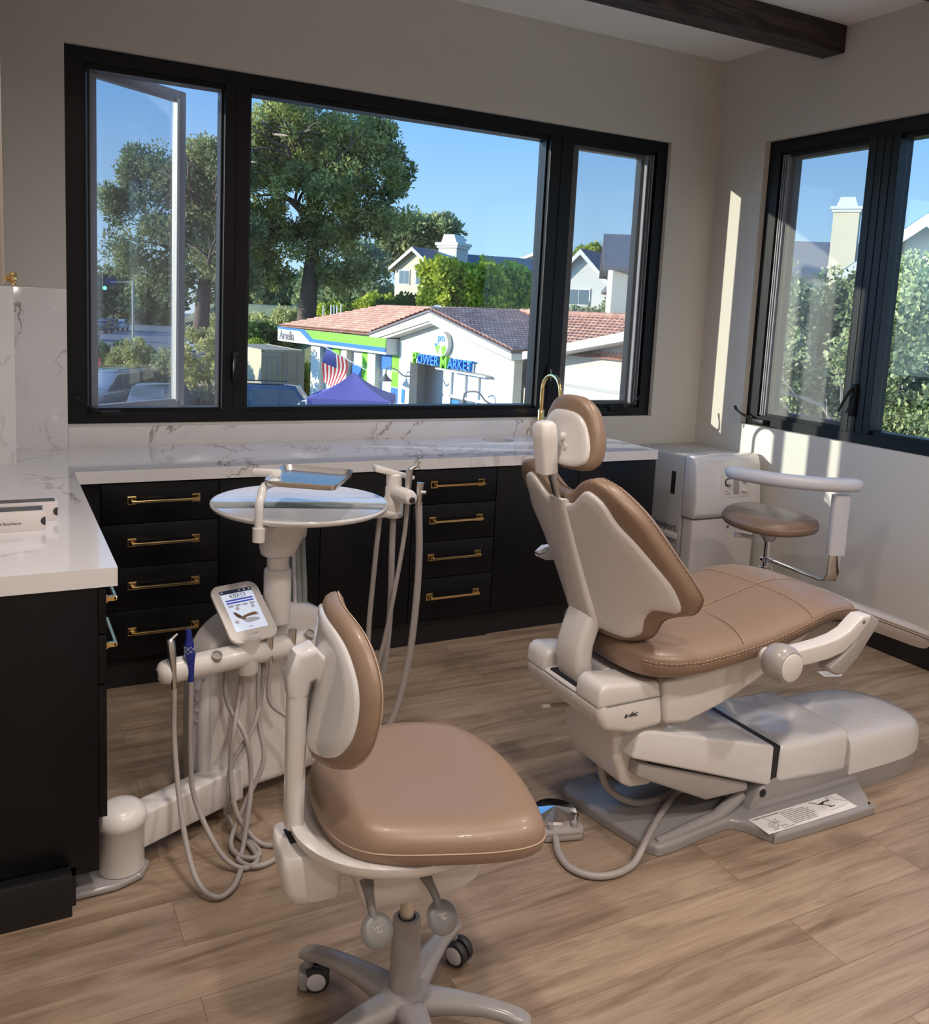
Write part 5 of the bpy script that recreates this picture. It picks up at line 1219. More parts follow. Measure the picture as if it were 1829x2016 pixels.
# far tree line
for i, (u, d, w_, hh) in enumerate(((170, 150, 7, 7), (235, 160, 8, 9), (300, 150, 7, 8), (470, 150, 9, 9), (540, 140, 8, 8), (640, 130, 8, 9), (700, 120, 7, 8))):
    tree(('dark tree on the skyline at the far end of the street', 'tall skyline tree beyond the traffic light', 'skyline tree behind the road bend', 'skyline tree seen left of the big pine trunk', 'wide skyline tree behind the round shrubs', 'skyline tree behind the yellowish shrub', 'skyline tree left of the gabled house')[i], 'tree', hz_at(u, d, G0+(1 if i > 3 else 0)), hh, [(0, 0, hh*.55, w_*.7, hh*.5)], 'pine2', 'bark', 40, 90, 1.0, 60+i, trunk=(.3, .4), clr=1.4, shell=.4)
p = hz_at(1175, 95, 3)
tree('small rounded tree top above the grey roof in the right casement', 'tree', p, 8, [(-.9, 0, 4.6, 1.7, 1.1), (1.4, 0, 4.9, 1.7, 1.0)], 'ficus', 'bark', 60, 90, .4, 70, trunk=(.2, .5), clr=.5, shell=.5)
p = hz_at(1180, 46, -.6)
tree('grey-green olive tree in front of the white gabled house', 'tree', p, 3.6, [(-.6, 0, 1.6, 1.3, 1.1), (.9, 0, 2.0, 1.1, 1.1)], 'olive', 'barkp', 90, 110, .2, 71, trunk=(.1, .5), clr=.36, shell=.5)

# ---- houses on the slope
def house(label, c, yaw_, w_, L, ze, zr, wall='stucco2', roof='shingle', z0=-1.5, over=.35, wins=(), chim=None, trim='whitep'):
    """gable end of width w_ faces local -Y at c; the body runs back L"""
    r = root('house', (c[0], c[1], z0), label, 'house'); T = frame((c[0], c[1], 0), (math.cos(yaw_), math.sin(yaw_), 0), (0, 0, 1))
    b = MB().prism([(-w_/2, z0), (w_/2, z0), (w_/2, ze), (0, zr-.12), (-w_/2, ze)], 0, L, T @ frame((0, L, 0), (1, 0, 0), (0, -1, 0)))
    part('wall', b, wall, r, smooth=False)
    sl = (zr-ze)/(w_/2); o = over; b = MB()
    for s in (-1, 1):
        e = (s*(w_/2+o), ze-o*sl+.02); k = (0, zr+.02)
        b.prism([e, k, (k[0], k[1]-.16), (e[0], e[1]-.16)], -o, L+o, T @ frame((0, L, 0), (1, 0, 0), (0, -1, 0)))
    part('roof', b, roof, r, smooth=False)
    b = MB()
    for s in (-1, 1):
        e = (s*(w_/2+o), ze-o*sl-.02); k = (0, zr-.02)
        b.prism([e, k, (k[0], k[1]-.30), (e[0], e[1]-.26)], 0, .08, T @ frame((0, -o+.02-.04, 0), (1, 0, 0), (0, -1, 0)))
    part('bargeboard', b, trim, r, smooth=False)
    for (x, z, ww, hh) in wins:
        f_ = part('window', MB().box(x-ww/2-.08, x+ww/2+.08, -.06, .02, z-hh/2-.08, z+hh/2+.08, T=T), 'whitep', r, smooth=False)
        part('window_glass', MB().box(x-ww/2, x-.03, -.08, -.05, z-hh/2, z+hh/2, T=T).box(x+.03, x+ww/2, -.08, -.05, z-hh/2, z+hh/2, T=T), 'glassd', f_, smooth=False)
    if chim:
        x, y, ww, z1, mm = chim
        b = MB().box(x-ww/2, x+ww/2, y-ww/2, y+ww/2, z0, z1, T=T)
        q = part('chimney', b, mm, r, smooth=False)
        b = MB().box(x-ww*.62, x+ww*.62, y-ww*.62, y+ww*.62, z1, z1+ww*.12, T=T); b.box(x-ww*.56, x+ww*.56, y-ww*.56, y+ww*.56, z1-ww*.12, z1, T=T)
        b.prism([(x-ww*.42, z1+ww*.12), (x+ww*.42, z1+ww*.12), (x+ww*.28, z1+ww*.5), (x-ww*.28, z1+ww*.5)], y-ww*.42, y+ww*.42, T @ frame((0, 0, 0), (1, 0, 0), (0, -1, 0)) @ Matrix.Scale(-1, 4, (0, 0, 1)))
        part('chimney_cap', b, trim, q, smooth=False)
    return r, T
YW = -.49           # facing the camera
def zof(u, v, d): return at(u, v, d).z
c = hz_at(812, 70, 0); house('gabled cream house with grey roof behind the shop, left of the bright trees', (c.x, c.y), YW-.55, 3.6, 9, zof(790, 520, 70), zof(793, 486, 70), 'stuccoy', 'shingle', z0=.0, wins=((-.9, zof(780, 545, 70), .9, 1.0), (.7, zof(780, 545, 70), .9, 1.0)), chim=(1.6, 3.0, 1.7, zof(835, 480, 70), 'stucco2'))
c = hz_at(900, 84, 0); r, T = house('long grey-roofed house behind the bright yellow-green trees', (c.x, c.y), YW-1.2, 7.0, 16, zof(975, 545, 78), zof(975, 496, 78), 'stucco2', 'shingle', z0=1.0)
c = hz_at(1062, 95, 0); house('far house with a brown roof above the right mullion', (c.x, c.y), YW-.6, 9, 10, zof(1040, 520, 95), zof(1040, 492, 95), 'stuccoy', 'shingleb', z0=2.0)
c = hz_at(1140, 50, 0); house('white gabled house with a dark grey roof seen in the right casement', (c.x, c.y), YW-.5, 3.0, 8, zof(1140, 545, 50), zof(1150, 492, 50), 'stucco2', 'shingle', z0=-1.2, wins=((-.1, zof(1140, 585, 50), 1.2, .8),))
c = hz_at(1275, 42, 0); house('cream gabled house at the right edge of the right casement', (c.x, c.y), YW-.1, 3.2, 8, zof(1262, 553, 42), zof(1262, 478, 42), 'stucco', 'shingle', z0=-1.4)
c = hz_at(1668, 34, 0); house('grey-roofed house far behind the leafy tree in the right-hand window', (c.x, c.y), YW+1.45, 7, 9, zof(1600, 545, 34), zof(1600, 478, 34), 'stucco', 'shingle', z0=-3.6)
c = hz_at(1800, 22, 0); house('pale yellow house with blue-grey roof and tall chimney in the right-hand window', (c.x, c.y), YW-.45, 3.0, 10, zof(1690, 517, 22), zof(1795, 425, 22), 'stuccoy', 'shinglet', z0=-3.6, wins=((.2, zof(1800, 700, 22), 1.1, 1.2),), chim=(-1.86, .9, .62, zof(1665, 402, 22), 'stuccoy'))
# trees right outside the right wall
p = hz_at(1560, 11.5, G0)
tree('leafy broad-leaved tree close outside the narrow pane of the right-hand window', 'tree', p, 6.0, [(-.3, 0, 4.6, .75, .8), (.35, .2, 5.3, .65, .55), (-.3, 0, 5.5, .6, .4), (.5, 0, 4.2, .6, .7), (-.5, 0, 3.6, .5, .7), (.3, 0, 3.2, .5, .6), (.8, .2, 5.0, .4, .6)], 'magn', 'barkp', 420, 120, .058, 80, trunk=(.10, .6), clr=.20, narrow=1.3, tk=4, shell=.2)
p = hz_at(1790, 9.5, G0)
tree('leafy broad-leaved tree with pale branches outside the wide pane of the right-hand window', 'tree', p, 6.0, [(0, 0, 5.6, .6, .4), (-.25, 0, 5.0, .5, .45), (.4, 0, 4.5, .6, .5), (0, .4, 3.9, .7, .5), (.6, .3, 5.5, .6, .5), (-.3, .3, 3.4, .6, .5), (.3, 0, 3.6, .6, .5)], 'magn', 'barkp', 360, 120, .055, 81, trunk=(.09, .62), clr=.19, narrow=1.3, tk=5, shell=.2)
p = hz_at(1690, 15, G0)
tree('dark green tree between the two pale-branched trees outside the right-hand window', 'tree', p, 5.6, [(0, 0, 4.9, .9, .9), (-.3, 0, 3.6, .9, 1.0), (-1.6, 0, 3.9, 1.0, 1.1), (1.4, 0, 3.4, 1.1, 1.1)], 'darkleaf', 'barkp', 260, 90, .10, 82, trunk=(.08, .5), clr=.30, narrow=1.3, shell=.3)

# ---- the shop
PO = V((10.72, 27.60, 0)); av = V((.1067, -.9943, 0)); nv = V((.9943, .1067, 0))
FT = frame(PO, av, -nv)      # local x along the facade, y up (z axis of the world), local z towards the viewer
def F(s, z, o=0): return FT @ V((s, z, o))
mk = root('shop_building', (PO.x, PO.y, G0), 'cream shop building with a red tile roof, green and blue fascia and POWER MARKET sign', 'shop')
def FP(name, pts, o0, o1, m, par=mk, **k): return part(name, MB().prism(pts, o0, o1, FT), m, par, smooth=False, **k)
# main gable block with a door recess
FP('gable_wall', [(-1.32, G0), (-.44, G0), (-.44, -.57), (4.95, -.62), (4.95, G0), (6.35, G0), (6.35, .22), (1.75, 1.26), (-1.32, .52)], -.35, 0, 'stucco')
FP('recess_side', [(-.44, G0), (1.85, G0), (1.85, -.57), (-.44, -.57)], -1.3, -1.2, 'stucco2')
FP('side_block', [(-1.32, G0), (6.35, G0), (6.35, .2), (1.75, 1.2), (-1.32, .5)], -7, -1.25, 'stucco2')
g_ = FP('gable_fascia', [(-2.95, .12), (-2.95, .34), (1.75, 1.42), (6.9, .26), (6.9, .04), (1.75, 1.10)], .0, .55, 'stucco')
FP('eave_edge', [(-3.0, .33), (-3.0, .40), (1.75, 1.50), (6.95, .33), (6.95, .25), (1.75, 1.42)], -.1, .62, 'rooftrim')
FP('soffit', [(-2.9, .10), (1.75, 1.08), (6.8, .02), (6.35, .0), (1.75, 1.02), (-1.3, .34), (-2.9, .04)], -.3, .5, 'stucco')
# wing with striped fascia
FP('wing_wall', [(-10.2, G0), (-1.32, G0), (-1.32, -.1), (-10.2, -.1)], -7, -.25, 'whitep')
for s in (-9.9, -7.0, -5.9, -3.9, -2.6): pass
for i, (s0, s1) in enumerate(((-9.75, -8.75), (-6.35, -5.95), (-3.95, -3.25))): FP('pilaster', [(s0, G0), (s1, G0), (s1, -.3), (s0, -.3)], -.25, .05, 'stucco')
cols = ['whitep', 'green', 'bluep']
gx = [-8.6, -7.85, -7.1, -6.4]; 
pat = {(0, 1): 'bluep', (0, 3): 'green', (1, 0): 'bluep', (1, 1): 'green', (1, 2): 'bluep', (2, 0): 'green', (2, 3): 'green', (0, 4): 'bluep', (1, 4): 'green'}
def panels(x0, nx2, ws, seq):
    for i in range(nx2):
        for j in range(5):
            m = seq[(i+j*2) % len(seq)]
            if m == 'w': continue
            FP('wall_panel', [(x0+i*ws+.02, -.42-(j+1)*.66+.02), (x0+(i+1)*ws-.02, -.42-(j+1)*.66+.02), (x0+(i+1)*ws-.02, -.42-j*.66-.02), (x0+i*ws+.02, -.42-j*.66-.02)], -.25, -.19, m)
panels(-8.7, 3, .77, ['bluep', 'green', 'w', 'green', 'w', 'bluep', 'w'])
panels(-5.9, 2, .95, ['w', 'green', 'bluep', 'green', 'w'])
panels(-3.2, 2, .92, ['bluep', 'green', 'w', 'green', 'w'])
FP('fascia_panel', [(-12.7, -.42), (-1.45, -.36), (-1.45, .27), (-12.7, .25)], -.2, .55, 'whitep')
FP('green_band', [(-9.3, .26), (-8.3, -.17), (-1.45, -.10), (-1.45, .28)], .55, .58, 'green')
FP('blue_stripe', [(-12.7, .17), (-9.9, .17), (-8.75, -.28), (-1.45, -.27), (-1.45, -.09), (-8.4, -.12), (-9.45, .27), (-12.7, .26)], .55, .59, 'bluep')
part('lettering', text_mb('Amelia', .62, FT @ Matrix.Translation((-12.45, -.32, .56)), .01, sx=1.05, bold=.012), 'rooftrim', mk, label='dark outlined shop-fascia lettering', smooth=False)
# roofs: profiled clay tiles (real ridges and steps)
def tiles(A, Bp, Cp, D, name, nu=60, nvv=16):
    """quad A(eave left) B(eave right) C(ridge right) D(ridge left)"""
    b = MB(); A, Bp, Cp, D = map(V, (A, Bp, Cp, D)); N_ = (Bp-A).cross(D-A).normalized()
    if N_.z < 0: N_ = -N_
    U = nu*4; rows = []
    for j in range(nvv):
        for e in (0, 1):
            t = (j+e*.999)/nvv; off = .05*(1-e)+.0
            L_, R_ = A.lerp(D, t), Bp.lerp(Cp, t)
            rows.append([L_.lerp(R_, i/U)+N_*(off+.035*abs(math.sin(PI*i/4))+.03) for i in range(U+1)])
    n = U+1; b.add([p for r_ in rows for p in r_], [(i*n+j, i*n+j+1, (i+1)*n+j+1, (i+1)*n+j) for i in range(len(rows)-1) for j in range(U)])
    b.add([A, Bp, Cp, D], [(0, 1, 2, 3)])
    return part(name, b, 'tile', mk, ang=80)
tiles(F(-12.8, .28, .55), F(-2.9, .36, .55), F(-.2, 1.62, -3.2), F(-8.6, 1.55, -3.2), 'roof_tiles', 60, 14)
tiles(F(-3.0, .42, .62), F(-2.2, .42, -1.0), F(1.75, 1.55, -3.4), F(1.75, 1.52, .62), 'roof_tiles', 20, 14)
tiles(F(1.75, 1.52, .62), F(1.75, 1.60, -3.6), F(6.98, .34, -3.6), F(6.98, .34, .62), 'roof_tiles', 26, 20)
tiles(F(6.9, .34, -.2), F(14.5, .34, -.2), F(14.5, 1.58, -3.6), F(3.5, 1.58, -3.6), 'roof_tiles', 44, 14)
b = MB()
for k in range(24): p0, p1 = F(2.0+k*.46, 1.60, -3.5), F(2.0+k*.46+.5, 1.60, -3.5); b.tube([p0, p1], [.13, .10], n=8)
part('ridge_tiles', b, 'tile', mk)
FP('right_wing_wall', [(6.35, G0), (14.5, G0), (14.5, .25), (6.35, .25)], -7, -1.4, 'stucco2')
FP('right_gable_fascia', [(7.4, .10), (7.4, .34), (12.4, 1.28), (15, .8), (15, .5), (12.4, 1.02)], -.6, .5, 'stucco')
FP('right_gable_wall', [(7.6, G0), (14.8, G0), (14.8, .6), (12.4, 1.1), (7.6, .15)], -1.5, -.5, 'stucco')
FP('wall_band', [(7.6, -.66), (14.8, -.66), (14.8, -.58), (7.6, -.58)], -.5, -.44, 'conc')
FP('gutter', [(6.35, .10), (7.5, .10), (7.5, .22), (6.35, .22)], -.55, -.40, 'whitep')
part('downspout', MB().tube([F(7.2, .1, -.4), F(7.15, -.15, -.4), F(6.75, -.5, -.9), F(6.7, -.8, -1.2), F(6.7, -3.5, -1.2)], .06, n=8), 'whitep', mk)
# shop front
FP('shopfront_glass', [(1.95, G0), (4.9, G0), (4.9, -.75), (1.95, -.75)], -.5, -.45, 'glassl', label='pale upper shopfront panes')
FP('shopfront_glass', [(1.95, G0), (4.9, G0), (4.9, -1.72), (1.95, -1.72)], -.45, -.43, 'glassd', label='dark lower shopfront panes')
b = MB()
for s in (1.95, 2.9, 3.75, 4.85): b.prism([(s-.05, G0), (s+.05, G0), (s+.05, -.7), (s-.05, -.7)], -.45, -.36, FT)
for z in (-.72, -1.66): b.prism([(1.9, z-.05), (4.95, z-.05), (4.95, z+.05), (1.9, z+.05)], -.45, -.36, FT)
part('shopfront_frame', b, 'whitep', mk, smooth=False)
FP('window_poster', [(2.05, -2.3), (2.55, -2.3), (2.55, -1.8), (2.05, -1.8)], -.42, -.41, 'bluel')
FP('awning_edge', [(1.9, -.66), (5.15, -.70), (5.15, -.64), (1.9, -.60)], -.05, .30, 'conc')
# sign
sg = FP('sign_oval', [(2.08+.46*math.cos(a), .28+.46*math.sin(a)) for a in np.linspace(0, 2*PI, 40, endpoint=False)], .02, .20, 'whitep')
part('sign_letters', text_mb('pm', .46, FT @ Matrix.Translation((2.08, .36, .205)), .01, 'CENTER', .004, sx=.8), 'bluel', sg, smooth=False)
FP('sign_hills', [(1.70, .10), (1.82, .22), (1.98, .22), (2.08, .12), (2.2, .22), (2.36, .24), (2.46, .10), (2.30, -.10), (2.08, -.17), (1.86, -.08)], .20, .215, 'green', par=sg)
FP('sign_path', [(2.03, .13), (2.13, .13), (2.22, -.12), (2.08, -.17), (1.94, -.12)], .215, .225, 'whitep', par=sg)
FP('sign_water', [(1.64, .26), (1.74, .14), (1.82, .22), (1.74, .30)], .215, .225, 'bluel', par=sg)
def word(s, x, z, size, m): return part('sign_letters', text_mb(s, size, FT @ Matrix.Translation((x, z, .13)), .07, 'LEFT', .006, sx=1.0), m, mk, smooth=False)
word('P', .0, -.58, .62, 'green'); word('OWER', .38, -.55, .52, 'bluel'); word('M', 2.02, -.62, .66, 'green'); word('ARKET', 2.56, -.57, .52, 'bluel')
part('street_lamp', MB().tube(sm([F(.05, -1.05, 0), F(-.35, -1.12, .3), F(-.65, -.9, .5), F(-1.0, -.85, .7), F(-1.05, -1.1, .75)], 5), .03, n=8).lathe([(.05, 0), (.10, -.1), (.30, -.28), (.0, -.22)], frame(F(-1.05, -1.1, .75), (1, 0, 0), (0, 0, 1)), n=20), 'rooftrim', mk)
part('wall_lamp', MB().tube(sm([F(5.6, -1.62, 0), F(5.3, -1.5, .3), F(5.05, -1.2, .5), F(4.6, -1.25, .7), F(4.55, -1.5, .75)], 5), .03, n=8).lathe([(.05, 0), (.10, -.1), (.30, -.28), (.0, -.22)], frame(F(4.55, -1.5, .75), (1, 0, 0), (0, 0, 1)), n=20), 'rooftrim', mk)
# notice on the corner
FP('notice_plate', [(-1.02, -2.25), (-.78, -2.25), (-.78, -1.7), (-1.02, -1.7)], 0, .02, 'bluel')
# satellite dishes on the ridge
for i, (u, lab) in enumerate(((860, 'white satellite dish on the shop roof, leftmost and largest of three'), (925, 'grey satellite dish on the shop roof, middle of three'), (966, 'white satellite dish on the shop roof, rightmost of three'))):
    p = at(u, 617+(3 if i else 0), 36.5+i); r = root('satellite_dish', tuple(p), lab, 'satellite dish')
    q = frame(p+V((0, 0, .0)), (.85, -.5, 0), (-.42, -.75, .5)); R_ = .34 if i == 0 else .27
    part('dish', MB().lathe([(0, 0), (R_*.6, .03), (R_, .09), (R_, .10), (R_*.6, .045), (0, .015)], q, n=28), 'whitep' if i != 1 else 'conc', r)
    part('mount', MB().tube([p-V((0, 0, .02)), p-V((-.05, -.1, .55))], .03, n=8), 'conc', r)
# flag on its angled staff
FO = av*2.5+V((0, 0, .05))
r = root('flag', tuple(F(-7.4, -1.2, .5)+FO), 'red and white striped flag with a blue canton on the shop wall', 'flag')
part('staff', MB().tube([F(-6.3, -1.4, -.2)+FO, F(-8.15, -.35, 1.3)+FO], .025, n=8), 'whitep', r)
def fl(s, t): # hanging cloth, s along hoist from the staff, t downward
    a = F(-8.05, -.42, 1.2).lerp(F(-7.3, -.82, .6), s)+FO; return a+V((0, 0, -1.5*t))+nv*(-.10*math.sin(5*t+3*s))+av*(-.55*t+.06*math.sin(7*t))
for k in range(13):
    b = MB(); n = 14
    vs = [tuple(fl(s, t/n)) for t in range(n+1) for s in ((k)/13, (k+1)/13)]
    b.add(vs, [(2*i, 2*i+1, 2*i+3, 2*i+2) for i in range(n)])
    part('stripe', b, 'red' if k % 2 == 0 else 'whitep', r)
b = MB(); vs = [tuple(fl(s, t/8*.42)-nv*.02) for t in range(9) for s in (0, .27, .54)]
b.add(vs, [(3*i+j, 3*i+j+1, 3*i+3+j+1, 3*i+3+j) for i in range(8) for j in (0, 1)]); part('canton', b, 'navy', r)
# pop-up canopy
ap_, c1, c2, c3 = F(-4.1, -1.42, 2.3), F(-8.0, -2.42, 3.0), F(-5.9, -2.66, 4.6), F(-1.2, -2.20, 1.2)
cc = V(((c1.x+c3.x)/2, (c1.y+c3.y)/2, 0)); ctr = V((ap_.x, ap_.y, 0)); hw_ = 1.5
r = root('pop_up_canopy', (ap_.x, ap_.y, G0), 'violet pop-up canopy tent in front of the checkered shop wall', 'canopy')
TT = frame((ap_.x+.1, ap_.y-4.0, 0), (math.cos(1.1), math.sin(1.1), 0), (0, 0, 1)); zc = -1.85; cor = [TT @ V((sx_*hw_, sy_*hw_, zc)) for sx_, sy_ in ((-1, -1), (1, -1), (1, 1), (-1, 1))]; top_ = TT @ V((0, 0, -.95))
b = MB()
for i in range(4):
    a_, d_2 = cor[i], cor[(i+1) % 4]; rows = []
    for t in np.linspace(0, 1, 7): rows.append([(a_.lerp(d_2, s)).lerp(top_, t)-V((0, 0, .16*math.sin(PI*t)*(1-abs(2*s-1)*.2))) for s in np.linspace(0, 1, 7)])
    b.add([p for q in rows for p in q], [(x*7+y, x*7+y+1, x*7+y+8, x*7+y+7) for x in range(6) for y in range(6)])
    b.add([a_, d_2, d_2-V((0, 0, .3)), a_-V((0, 0, .3))], [(0, 1, 2, 3)])
part('canopy_top', b, 'tent', r, ang=25)
for q in cor: part('leg', MB().tube([q-V((0, 0, .05)), V((q.x, q.y, G0))], .025, n=8), 'whitep', r)
# shipping container
c = hz_at(560, 46.5, 0); r = root('shipping_container', (c.x, c.y, G0), 'beige corrugated shipping container beside the shop', 'container')
T = frame((c.x, c.y, G0), (math.cos(YW+.55), math.sin(YW+.55), 0), (0, 0, 1)); Wc, Lc, Hc = 2.35, 6.0, 2.62
b = MB().box(-Wc/2+.05, Wc/2-.05, .05, Lc-.05, .1, Hc-.02, T=T)
part('body', b, 'beige', r, smooth=False)
b = MB(); 
for x0 in (-Wc/2, Wc/2-.1):
    for y0 in (0, Lc-.1): b.box(x0, x0+.1, y0, y0+.1, .0, Hc, T=T)
b.box(-Wc/2, Wc/2, 0, .1, Hc-.12, Hc, T=T); b.box(-Wc/2, Wc/2, 0, .1, 0, .14, T=T)
for x0 in (-Wc/2, Wc/2-.1): b.box(x0, x0+.1, 0, Lc, Hc-.1, Hc, T=T)
part('corner_posts', b, 'beige', r, smooth=False)
for s in (-1, 1):
    q = part('door', MB().box(min(s*.02, s*(Wc/2-.1)), max(s*.02, s*(Wc/2-.1)), .0, .05, .15, Hc-.13, T=T), 'beige', r, smooth=False)
    b = MB()
    for k in range(6): b.box(min(s*.10, s*(Wc/2-.2)), max(s*.10, s*(Wc/2-.2)), -.015, .0, .32+k*.38, .50+k*.38, T=T)
    part('pressed_panel', b, 'beige', q, smooth=False)
    for x in (.25, .8): part('lock_rod', MB().tube([T @ V((s*x, -.04, .2)), T @ V((s*x, -.04, Hc-.2))], .022, n=8), 'conc', q)
b = MB()
for k in range(28): b.box(Wc/2-.04, Wc/2-.005, .15+k*.205, .25+k*.205, .15, Hc-.12, T=T)
part('side_corrugation', b, 'beige', r, smooth=False)
# vehicles
def vehicle(label, c, yaw_, L, W_, H_, paint, kind_='suv', name='car'):
    r = root(name, (c[0], c[1], G0), label, 'car'); T = frame((c[0], c[1], G0), (math.cos(yaw_), math.sin(yaw_), 0), (0, 0, 1))
    hl, hw2 = L/2, W_/2
    if kind_ == 'suv': low = [(-hl, .35), (hl, .35), (hl, .75), (hl-.12, 1.0), (hl-1.1, 1.08), (-hl+.05, 1.08), (-hl, .8)]; cab = [(-hl+.06, 1.05), (hl-1.15, 1.05), (hl-1.85, H_-.04), (hl-2.2, H_), (-hl+.35, H_), (-hl+.15, H_-.08)]
    else: low = [(-hl, .35), (hl, .35), (hl, .62), (hl-.15, .78), (hl-1.1, .88), (-hl+.7, .92), (-hl, .85)]; cab = [(-hl+.45, .86), (hl-1.2, .86), (hl-2.0, H_-.02), (hl-2.5, H_), (-hl+1.5, H_), (-hl+1.0, H_-.06)]
    XZT = T @ frame((0, hw2, 0), (1, 0, 0), (0, -1, 0))
    bo_ = part('body', MB().prism(low, 0, W_, XZT, b=.07), paint, r, ang=40)
    part('cabin', MB().prism(cab, .12, W_-.12, XZT, b=.06), paint, r, ang=40)
    z0, z1 = (1.12, H_-.12) if kind_ == 'suv' else (.93, H_-.08); xa, xb_ = (-hl+.3, hl-1.35) if kind_ == 'suv' else (-hl+.9, hl-1.45)
    sk = .55 if kind_ == 'suv' else .6; n_ = 3; b = MB()
    for s in (-1, 1):
        for k in range(n_):
            x0 = xa+(xb_-xa)*k/n_+.05; x1 = xa+(xb_-xa)*(k+1)/n_-.05; x1t = x1-(sk if k == n_-1 else 0)
            b.prism([(x0, z0), (x1, z0), (x1t, z1), (x0, z1)], 0, .02, T @ frame((0, s*(hw2-.115)+(.01 if s < 0 else .01), 0), (1, 0, 0), (0, -1, 0)))
    b.add([T @ V(p) for p in ((hl-1.2, -hw2+.2, z0), (hl-1.2, hw2-.2, z0), (hl-1.88+(.0 if kind_ == 'suv' else -.1), hw2-.28, z1+.02), (hl-1.88+(.0 if kind_ == 'suv' else -.1), -hw2+.28, z1+.02))], [(0, 1, 2, 3)])
    b.add([T @ V(p) for p in ((xa-.27, -hw2+.2, z0), (xa-.27, hw2-.2, z0), (xa-.18, hw2-.28, z1), (xa-.18, -hw2+.28, z1))], [(0, 1, 2, 3)])
    part('windows', b, 'glassd', r, smooth=False)
    for x in (-hl+.85, hl-.85):
        for s in (-1, 1): part('wheel', MB().lathe([(0, -.1), (.33, -.1), (.35, -.06), (.35, .06), (.33, .1), (.2, .105), (0, .09)], T @ frame((x, s*(hw2-.1), .35), (1, 0, 0), (0, s, 0)), n=24), 'rubber', r)
    if kind_ == 'suv': part('roof_rack', MB().tube([T @ V((-hl+.5, -hw2+.3, H_+.05)), T @ V((hl-2.3, -hw2+.3, H_+.05))], .02, n=6).tube([T @ V((-hl+.5, hw2-.3, H_+.05)), T @ V((hl-2.3, hw2-.3, H_+.05))], .02, n=6), 'rubber', r)
    return r
M['pb'] = mat('dark_blue_paint', (.03, .06, .13), .15, coat=.6); M['ps'] = mat('silver_paint', (.45, .46, .48), .25, .5, coat=.5); M['pw'] = mat('white_paint', (.75, .77, .78), .2, coat=.5); M['pk'] = mat('black_paint', (.02, .02, .025), .15, coat=.6); M['pg'] = mat('dark_grey_paint', (.14, .15, .16), .2, .3, coat=.5)
def vat(u, d): p = hz_at(u, d, 0); return (p.x, p.y)
vehicle('dark blue boxy van parked in front of the container, seen over the sill', vat(558, 33.5), YW+.12, 4.9, 1.95, 2.05, 'pb')
vehicle('white sloping car roof parked beside the dark blue van', vat(672, 33.5), YW+.05, 4.6, 1.85, 1.62, 'pw', 'sedan')
vehicle('grey pickup-like SUV with roof rails at the bottom left of the open casement', vat(206, 38), 4.05, 4.8, 1.95, 1.85, 'ps')
vehicle('dark parked car half hidden by shrubs in the open casement', vat(325, 37), 1.0, 4.6, 1.85, 1.55, 'pg', 'sedan')
vehicle('black car on the far road left of the traffic light', vat(200, 112), YW-1.4, 4.6, 1.85, 1.6, 'pk')
vehicle('blue-grey car on the far road just right of the black one', vat(214, 118), YW-1.4, 4.6, 1.85, 1.6, 'pb')
vehicle('white car on the far road, rightmost of three', vat(234, 122), YW-1.4, 4.6, 1.85, 1.5, 'pw', 'sedan')
vehicle('silver car at the left edge of the far road', vat(170, 95), YW-1.4, 4.6, 1.85, 1.5, 'ps', 'sedan')
vehicle('pale car parked beyond the yellow-green bush', vat(408, 80), YW+.1, 4.6, 1.85, 1.5, 'pw', 'sedan')
# traffic light on its mast arm
d_ = 75; p = at(207, 555, d_); q = at(262, 556, d_); r = root('traffic_light', (q.x, q.y, G0), 'green traffic light hanging from a mast arm over the far street', 'traffic light')
part('mast', MB().tube([(q.x, q.y, G0), (q.x, q.y, q.z+.15)], .10, n=10).tube([q, p], .06, n=8), 'conc', r)
hd = part('signal_head', MB().box(p.x-.22, p.x+.22, p.y-.2, p.y+.2, p.z-.75, p.z+.55, b=.05), 'rubber', r)
M['tgreen'] = mat('green_signal', (.1, .8, .5), .4, emis=(.2, 1, .7), estr=2.5)
part('green_lamp', MB().lathe([(.16, 0), (.13, .04), (0, .05)], frame((p.x-.05, p.y-.205, p.z-.5), (1, 0, 0), (-.3, -1, 0)), n=20), 'tgreen', hd)
s_ = at(218, 555, d_); part('street_sign', MB().box(s_.x-.45, s_.x+.45, s_.y-.03, s_.y+.03, s_.z-.28, s_.z+.28), 'navy', r, smooth=False)
# small signs
def signpost(label, u, v, d, w_, h_, m, name='street_sign'):
    p = at(u, v, d); r = root(name, (p.x, p.y, G0), label, 'sign'); T = frame(p, (math.cos(YW), math.sin(YW), 0), (0, 0, 1))
    part('post', MB().tube([(p.x, p.y+.04, G0), (p.x, p.y+.04, p.z)], .03, n=8), 'conc', r)
    part('plate', MB().box(-w_/2, w_/2, -.02, .02, -h_/2, h_/2, T=T), m, r, smooth=False); return r
M['orange'] = mat('orange_sign', (.9, .45, .02), .5)
signpost('small white and red notice sign above the parked grey SUV', 192, 712, 38, .26, .34, 'red')
signpost('orange and white sign at the left edge of the street', 177, 640, 60, .5, .6, 'orange')
# fence line and posts by the pine
r = root('fence', tuple(hz_at(640, 50, -.6)), 'row of thin pale fence posts on the slope beside the pine trunk', 'fence')
for u in (637, 652, 658, 664, 672): p = hz_at(u, 50, 0); part('post', MB().tube([(p.x, p.y, terr(p.x, p.y)-.3), (p.x, p.y, zof(u, 598+(u % 3)*3, 50))], .05 if u < 656 else .04, n=8), 'whitep', r)
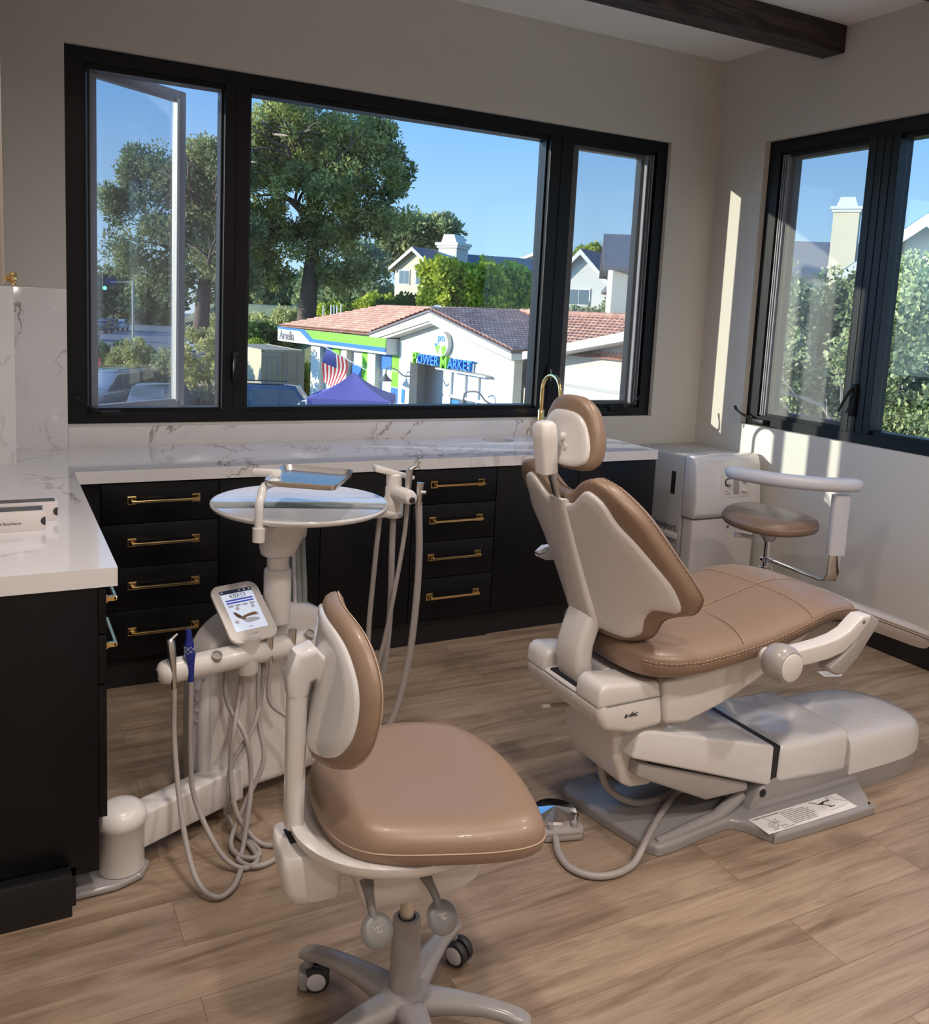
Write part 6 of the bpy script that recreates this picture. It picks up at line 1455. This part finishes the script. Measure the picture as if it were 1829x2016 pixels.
# ------------------------------------------------------------ light
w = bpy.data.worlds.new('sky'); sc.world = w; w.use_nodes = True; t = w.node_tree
bg = t.nodes['Background']; tc = t.nodes.new('ShaderNodeTexCoord'); sx = t.nodes.new('ShaderNodeSeparateXYZ'); t.links.new(tc.outputs['Generated'], sx.inputs[0])
rp = t.nodes.new('ShaderNodeValToRGB'); e = rp.color_ramp.elements
for _ in range(2): e.new(.5)
for i, (p, c) in enumerate(((.0, (.50, .64, .74)), (.045, (.40, .62, .86)), (.22, (.17, .40, .80)), (1, (.06, .19, .55)))): e[i].position = p; e[i].color = (*c, 1)
t.links.new(sx.outputs['Z'], rp.inputs['Fac']); # the sky is brighter around the low sun, off to the left of the window
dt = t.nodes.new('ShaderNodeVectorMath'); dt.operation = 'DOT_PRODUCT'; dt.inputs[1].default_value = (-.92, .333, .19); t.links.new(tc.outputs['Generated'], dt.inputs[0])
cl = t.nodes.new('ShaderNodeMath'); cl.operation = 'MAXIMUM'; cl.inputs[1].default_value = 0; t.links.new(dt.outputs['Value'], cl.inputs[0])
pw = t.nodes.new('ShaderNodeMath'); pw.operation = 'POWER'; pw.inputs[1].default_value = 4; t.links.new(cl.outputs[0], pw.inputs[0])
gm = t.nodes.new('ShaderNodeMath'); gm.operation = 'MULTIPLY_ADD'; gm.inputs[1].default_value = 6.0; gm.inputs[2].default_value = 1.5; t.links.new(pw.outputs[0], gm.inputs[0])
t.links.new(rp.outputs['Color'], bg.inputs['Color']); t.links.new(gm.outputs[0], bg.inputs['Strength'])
sun = bpy.data.lights.new('sun', 'SUN'); so_ = bpy.data.objects.new('sun', sun); COL.objects.link(so_)
el, az = R(11.1), R(19.9)
sd = V((math.cos(el)*math.cos(az), -math.cos(el)*math.sin(az), -math.sin(el)))
so_.rotation_euler = sd.to_track_quat('-Z', 'Y').to_euler(); sun.energy = 8.5; sun.color = (1, .92, .76); sun.angle = R(.5)
M['lens'] = mat('lamp_lens', (.9, .9, .9), .4, emis=(1, .86, .74), estr=6)
proto = None
for k, (x, y, p) in enumerate(((-3.3, -2.35, 17), (-1.5, -2.35, 17), (-3.2, -4.1, 26), (-1.5, -4.1, 26), (-3.2, -6.0, 24), (-1.3, -6.0, 24))):
    if proto is None:
        T = frame((x, y, H-.001), (1, 0, 0), (0, 0, -1))
        r = root('recessed_downlight', (x, y, H), 'recessed white ceiling downlight', 'ceiling light', 'recessed downlights in the ceiling')
        part('trim_ring', MB().lathe([(.075, 0), (.095, 0), (.095, .004), (.075, .008), (.075, 0)], T, n=32), 'ceil', r)
        part('lens', MB().lathe([(.075, .002), (0, .002)], T, n=32), 'lens', r)
        proto = r
    else: r = copy_tree(proto); r.location = (x, y, H)
    L = bpy.data.lights.new('downlight', 'AREA'); L.shape = 'DISK'; L.size = .17; L.energy = p; L.color = (1, .90, .83); L.spread = R(150)
    o = bpy.data.objects.new('downlight', L); COL.objects.link(o); o.location = (x, y, H-.02)
vs_ = sc.view_settings
vs_.view_transform = 'Standard'; vs_.look = 'None'; vs_.exposure = 0; vs_.gamma = 1; vs_.use_curve_mapping = False
sc.display_settings.display_device = 'sRGB'
sc.cycles.max_bounces = 8; sc.cycles.transparent_max_bounces = 24; sc.cycles.use_denoising = True
